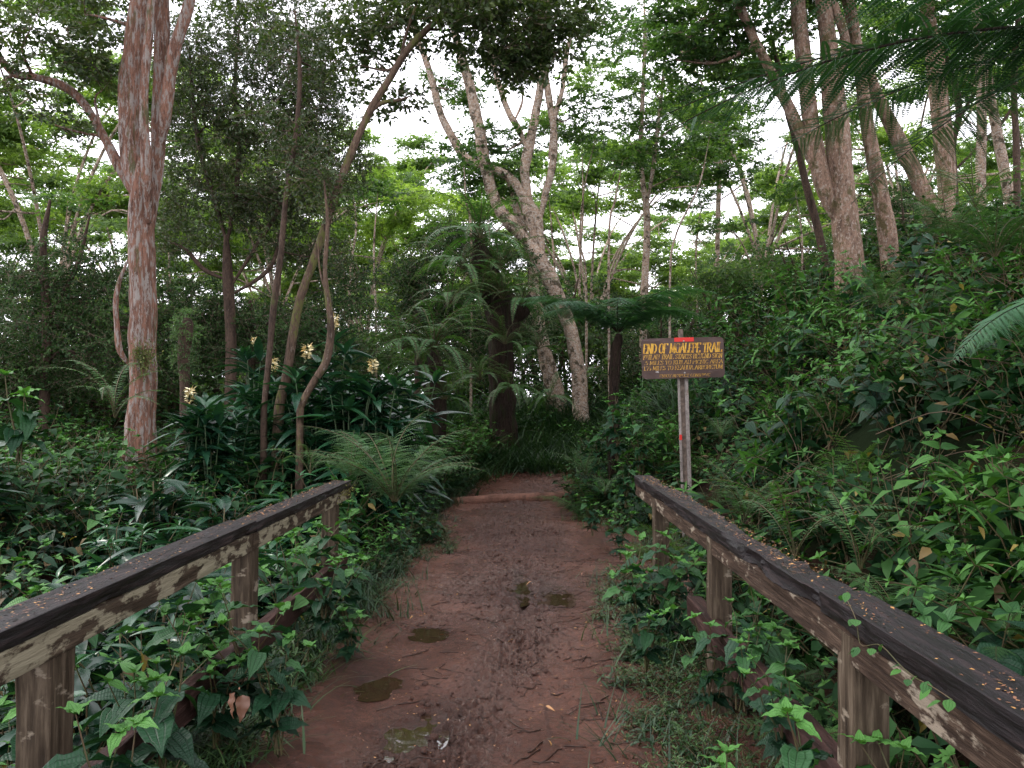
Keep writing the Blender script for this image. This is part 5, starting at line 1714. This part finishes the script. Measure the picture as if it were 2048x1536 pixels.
for i, (px, py, Y, lab) in enumerate((
    (668, 660, 10.4, 'ginger plant with a cream flower head right of the crooked sapling'),
    (615, 720, 10.0, 'ginger plant with a cream flower head between the leaning tree and the crooked sapling'),
    (745, 750, 10.0, 'ginger plant with the rightmost cream flower head'),
    (548, 745, 10.8, 'ginger plant with cream flowers between the two dark trunks'),
    (380, 808, 9.6, 'ginger plant with the lowest cream flower head right of the reddish tree'),
    (508, 695, 11.4, 'ginger plant with small cream buds left of the slender dark trunk'),
)):
    p_ = P(px, py, Y)
    o = empty('ginger_plant', (p_[0], p_[1], p_[2] - 1.30 * 1.35), lab, 'plant', 'flowering ginger plants', random.uniform(0, 6), 1.35)
    child('foliage', GIN[i % 3][0], o); child('stem', GIN[i % 3][1], o)
    f_ = child('flower_head', FLM, o); f_.location = (0, 0, 1.36)
    f_.scale = (.68,) * 3 if i != 5 else (.4,) * 3
for i in range(34):
    px, Y = random.uniform(400, 840), random.uniform(9.4, 13.0)
    p_ = P(px, 800, Y)
    z_ = Hs(p_[0], Y)
    o = empty('ginger_plant', (p_[0], Y, z_ + random.uniform(-.1, .15)), 'flowerless ginger plant ' + ('right below the reddish tree' if px < 520 else 'around the foot of the leaning tree' if px < 660 else 'at the right side of the thicket near the path') + (', in front' if Y < 10.8 else ', at the back'), 'plant', 'ginger plants without flowers in the thicket', random.uniform(0, 6), random.uniform(1.1, 1.5))
    child('foliage', GIN[i % 3][0], o); child('stem', GIN[i % 3][1], o)

# ------------------------------------------------------------------ background flat topped trees
def bg_tree_geo(seed, Hh=11, spread=6.0, npad=24):
    rg = np.random.default_rng(seed)
    tg, cg = Geo(), Geo()
    fk = Hh * rg.uniform(.22, .34)
    tube(tg, [(0, 0, -.6), (rg.normal(0, .15), rg.normal(0, .15), fk * .5), (0, 0, fk)], [.13, .10, .09], 10, rough=.08, seg=16)
    pts = []
    pads = []
    for i in range(6):
        az = i * 6.283 / 6 + rg.normal(0, .3)
        sp = spread * rg.uniform(.55, 1)
        h = Hh * rg.uniform(.78, 1.0)
        a = np.array([(0, 0, fk * .9), (math.cos(az) * sp * .25, math.sin(az) * sp * .25, fk + (h - fk) * .45), (math.cos(az) * sp * .6, math.sin(az) * sp * .6, fk + (h - fk) * .8), (math.cos(az) * sp, math.sin(az) * sp, h)])
        tube(tg, a, [.065, .05, .035, .015], 7, seg=18)
        q = catmull(a, 14)
        pts.append(np.hstack([q, np.linspace(.08, .03, 14)[:, None]]))
    pts = np.concatenate(pts)
    for i in range(npad):
        az = rg.uniform(0, 6.283); r_ = spread * rg.uniform(.15, 1.1) ** .7
        z = Hh * (1.02 - .22 * (r_ / spread) ** 2) - rg.uniform(0, 1) ** 1.2 * Hh * .52
        rr__ = rg.uniform(.9, 1.9)
        pads.append(((math.cos(az) * r_, math.sin(az) * r_, z), rr__, rr__ * rg.uniform(.6, 1), rg.uniform(.15, .45), int(21 * rr__ ** 1.3), rg.normal(.02, .10)))
    pads_geo(cg, pads, SP_FAR, rg, pts, tg, sc=(.6, 1.35), tiltv=.26, shell=.5, limb_r=.03)
    return tg.mesh('trunk', M['bark_lichen']), cg.mesh('crown', [M['albizia_far_lit'], M['twig']])


BGT = [bg_tree_geo(900 + i, 10.5 + i * .8, 5.2 + .6 * i) for i in range(4)]
spots = [(-21, 27), (-14, 25), (-8.5, 29), (-3, 27), (2.5, 31), (8, 28), (14, 31), (20, 27), (-17, 35), (-10, 38), (-4, 36), (3, 41), (9, 37), (15, 41), (22, 37), (-26, 40), (-20, 47), (-11, 49), (-3, 50), (6, 52), (14, 52), (23, 50), (31, 45), (-31, 52)]
spots = [p_ for k_, p_ in enumerate(spots) if k_ not in (3, 12)] + [(-6, 33), (-24, 33), (-13, 43), (10, 45), (0, 57), (-8, 60), (9, 60), (18, 58), (-18, 60), (26, 45)]
spots = sorted(spots, key=lambda p_: p_[0] / p_[1])
for i, (x_, y_) in enumerate(spots):
    o = empty('albizia_tree', (x_, y_, Hs(x_, y_) - .3), uniq(('near' if y_ < 33 else 'far' if y_ < 44 else 'farthest') + ' flat topped tree ' + zone(x_, y_)), 'tree', 'flat topped trees in the background', random.uniform(0, 6), random.uniform(.85, 1.15))
    o.rotation_euler = (random.gauss(0, .06), random.gauss(0, .06), o.rotation_euler[2])
    child('trunk', BGT[i % 4][0], o); child('crown', BGT[i % 4][1], o)


def bush_geo(seed, rx=1.6, rz=1.5, n=150, sprays=SP_SMALL, leafm=None):
    rg = np.random.default_rng(seed)
    tg, cg = Geo(), Geo()
    for k in range(4):
        az = rg.uniform(0, 6.28)
        tube(tg, [(0, 0, -.3), (math.cos(az) * rx * .3, math.sin(az) * rx * .3, rz * .8), (math.cos(az) * rx * .6, math.sin(az) * rx * .6, rz * 1.6)], [.05, .035, .015], 5, seg=8)
    pads = [((rg.normal(0, rx * .5), rg.normal(0, rx * .5), rz * rg.uniform(.3, 1.6)), rx * .55, rx * .55, rz * .35, n // 6) for _ in range(9)]
    pads_geo(cg, pads, sprays, rg, tiltv=.5, sc=(.9, 1.5))
    return tg.mesh('trunk', M['bark_dark']), cg.mesh('crown', [leafm or M['bushleaf'], M['twig']])


BUS = [bush_geo(950 + i) for i in range(3)] + [bush_geo(960 + i, 1.8, 1.4, 150, SP_MED, M['albizia']) for i in range(2)]
rgb = np.random.default_rng(77)
bs = [(-13, 17.5), (-10.5, 18.5), (-8, 19), (-5.6, 20.5), (-3.6, 21.5), (-1.4, 23), (.8, 24), (3, 23.5), (5.5, 22.5), (-15, 20), (-12, 22), (-7, 23), (-4, 25), (-18, 24), (1.5, 27), (5, 27), (9, 26), (12, 26), (16, 24), (-22, 28),
      (-2, 30), (-9, 29), (-14, 30), (7, 31), (12, 32), (18, 32), (24, 32), (3.4, 20.5), (-10, 15.6), (-12.5, 14.2)]
bs = sorted(bs, key=lambda p_: p_[0] / p_[1])
for i, (x_, y_) in enumerate(bs):
    s_ = rgb.uniform(.85, 1.3) * (1.0 if y_ < 24 else 1.25)
    o = empty('background_bush', (x_, y_, Hs(x_, y_) - .3), uniq(('dark ' if i % 5 < 3 else 'light ') + ('near' if y_ < 21 else 'middle' if y_ < 27 else 'far') + ' bush ' + zone(x_, y_)), 'bush', 'bushes beneath the background trees', rgb.uniform(0, 6), s_)
    k = i % 5
    child('trunk', BUS[k][0], o); child('crown', BUS[k][1], o)
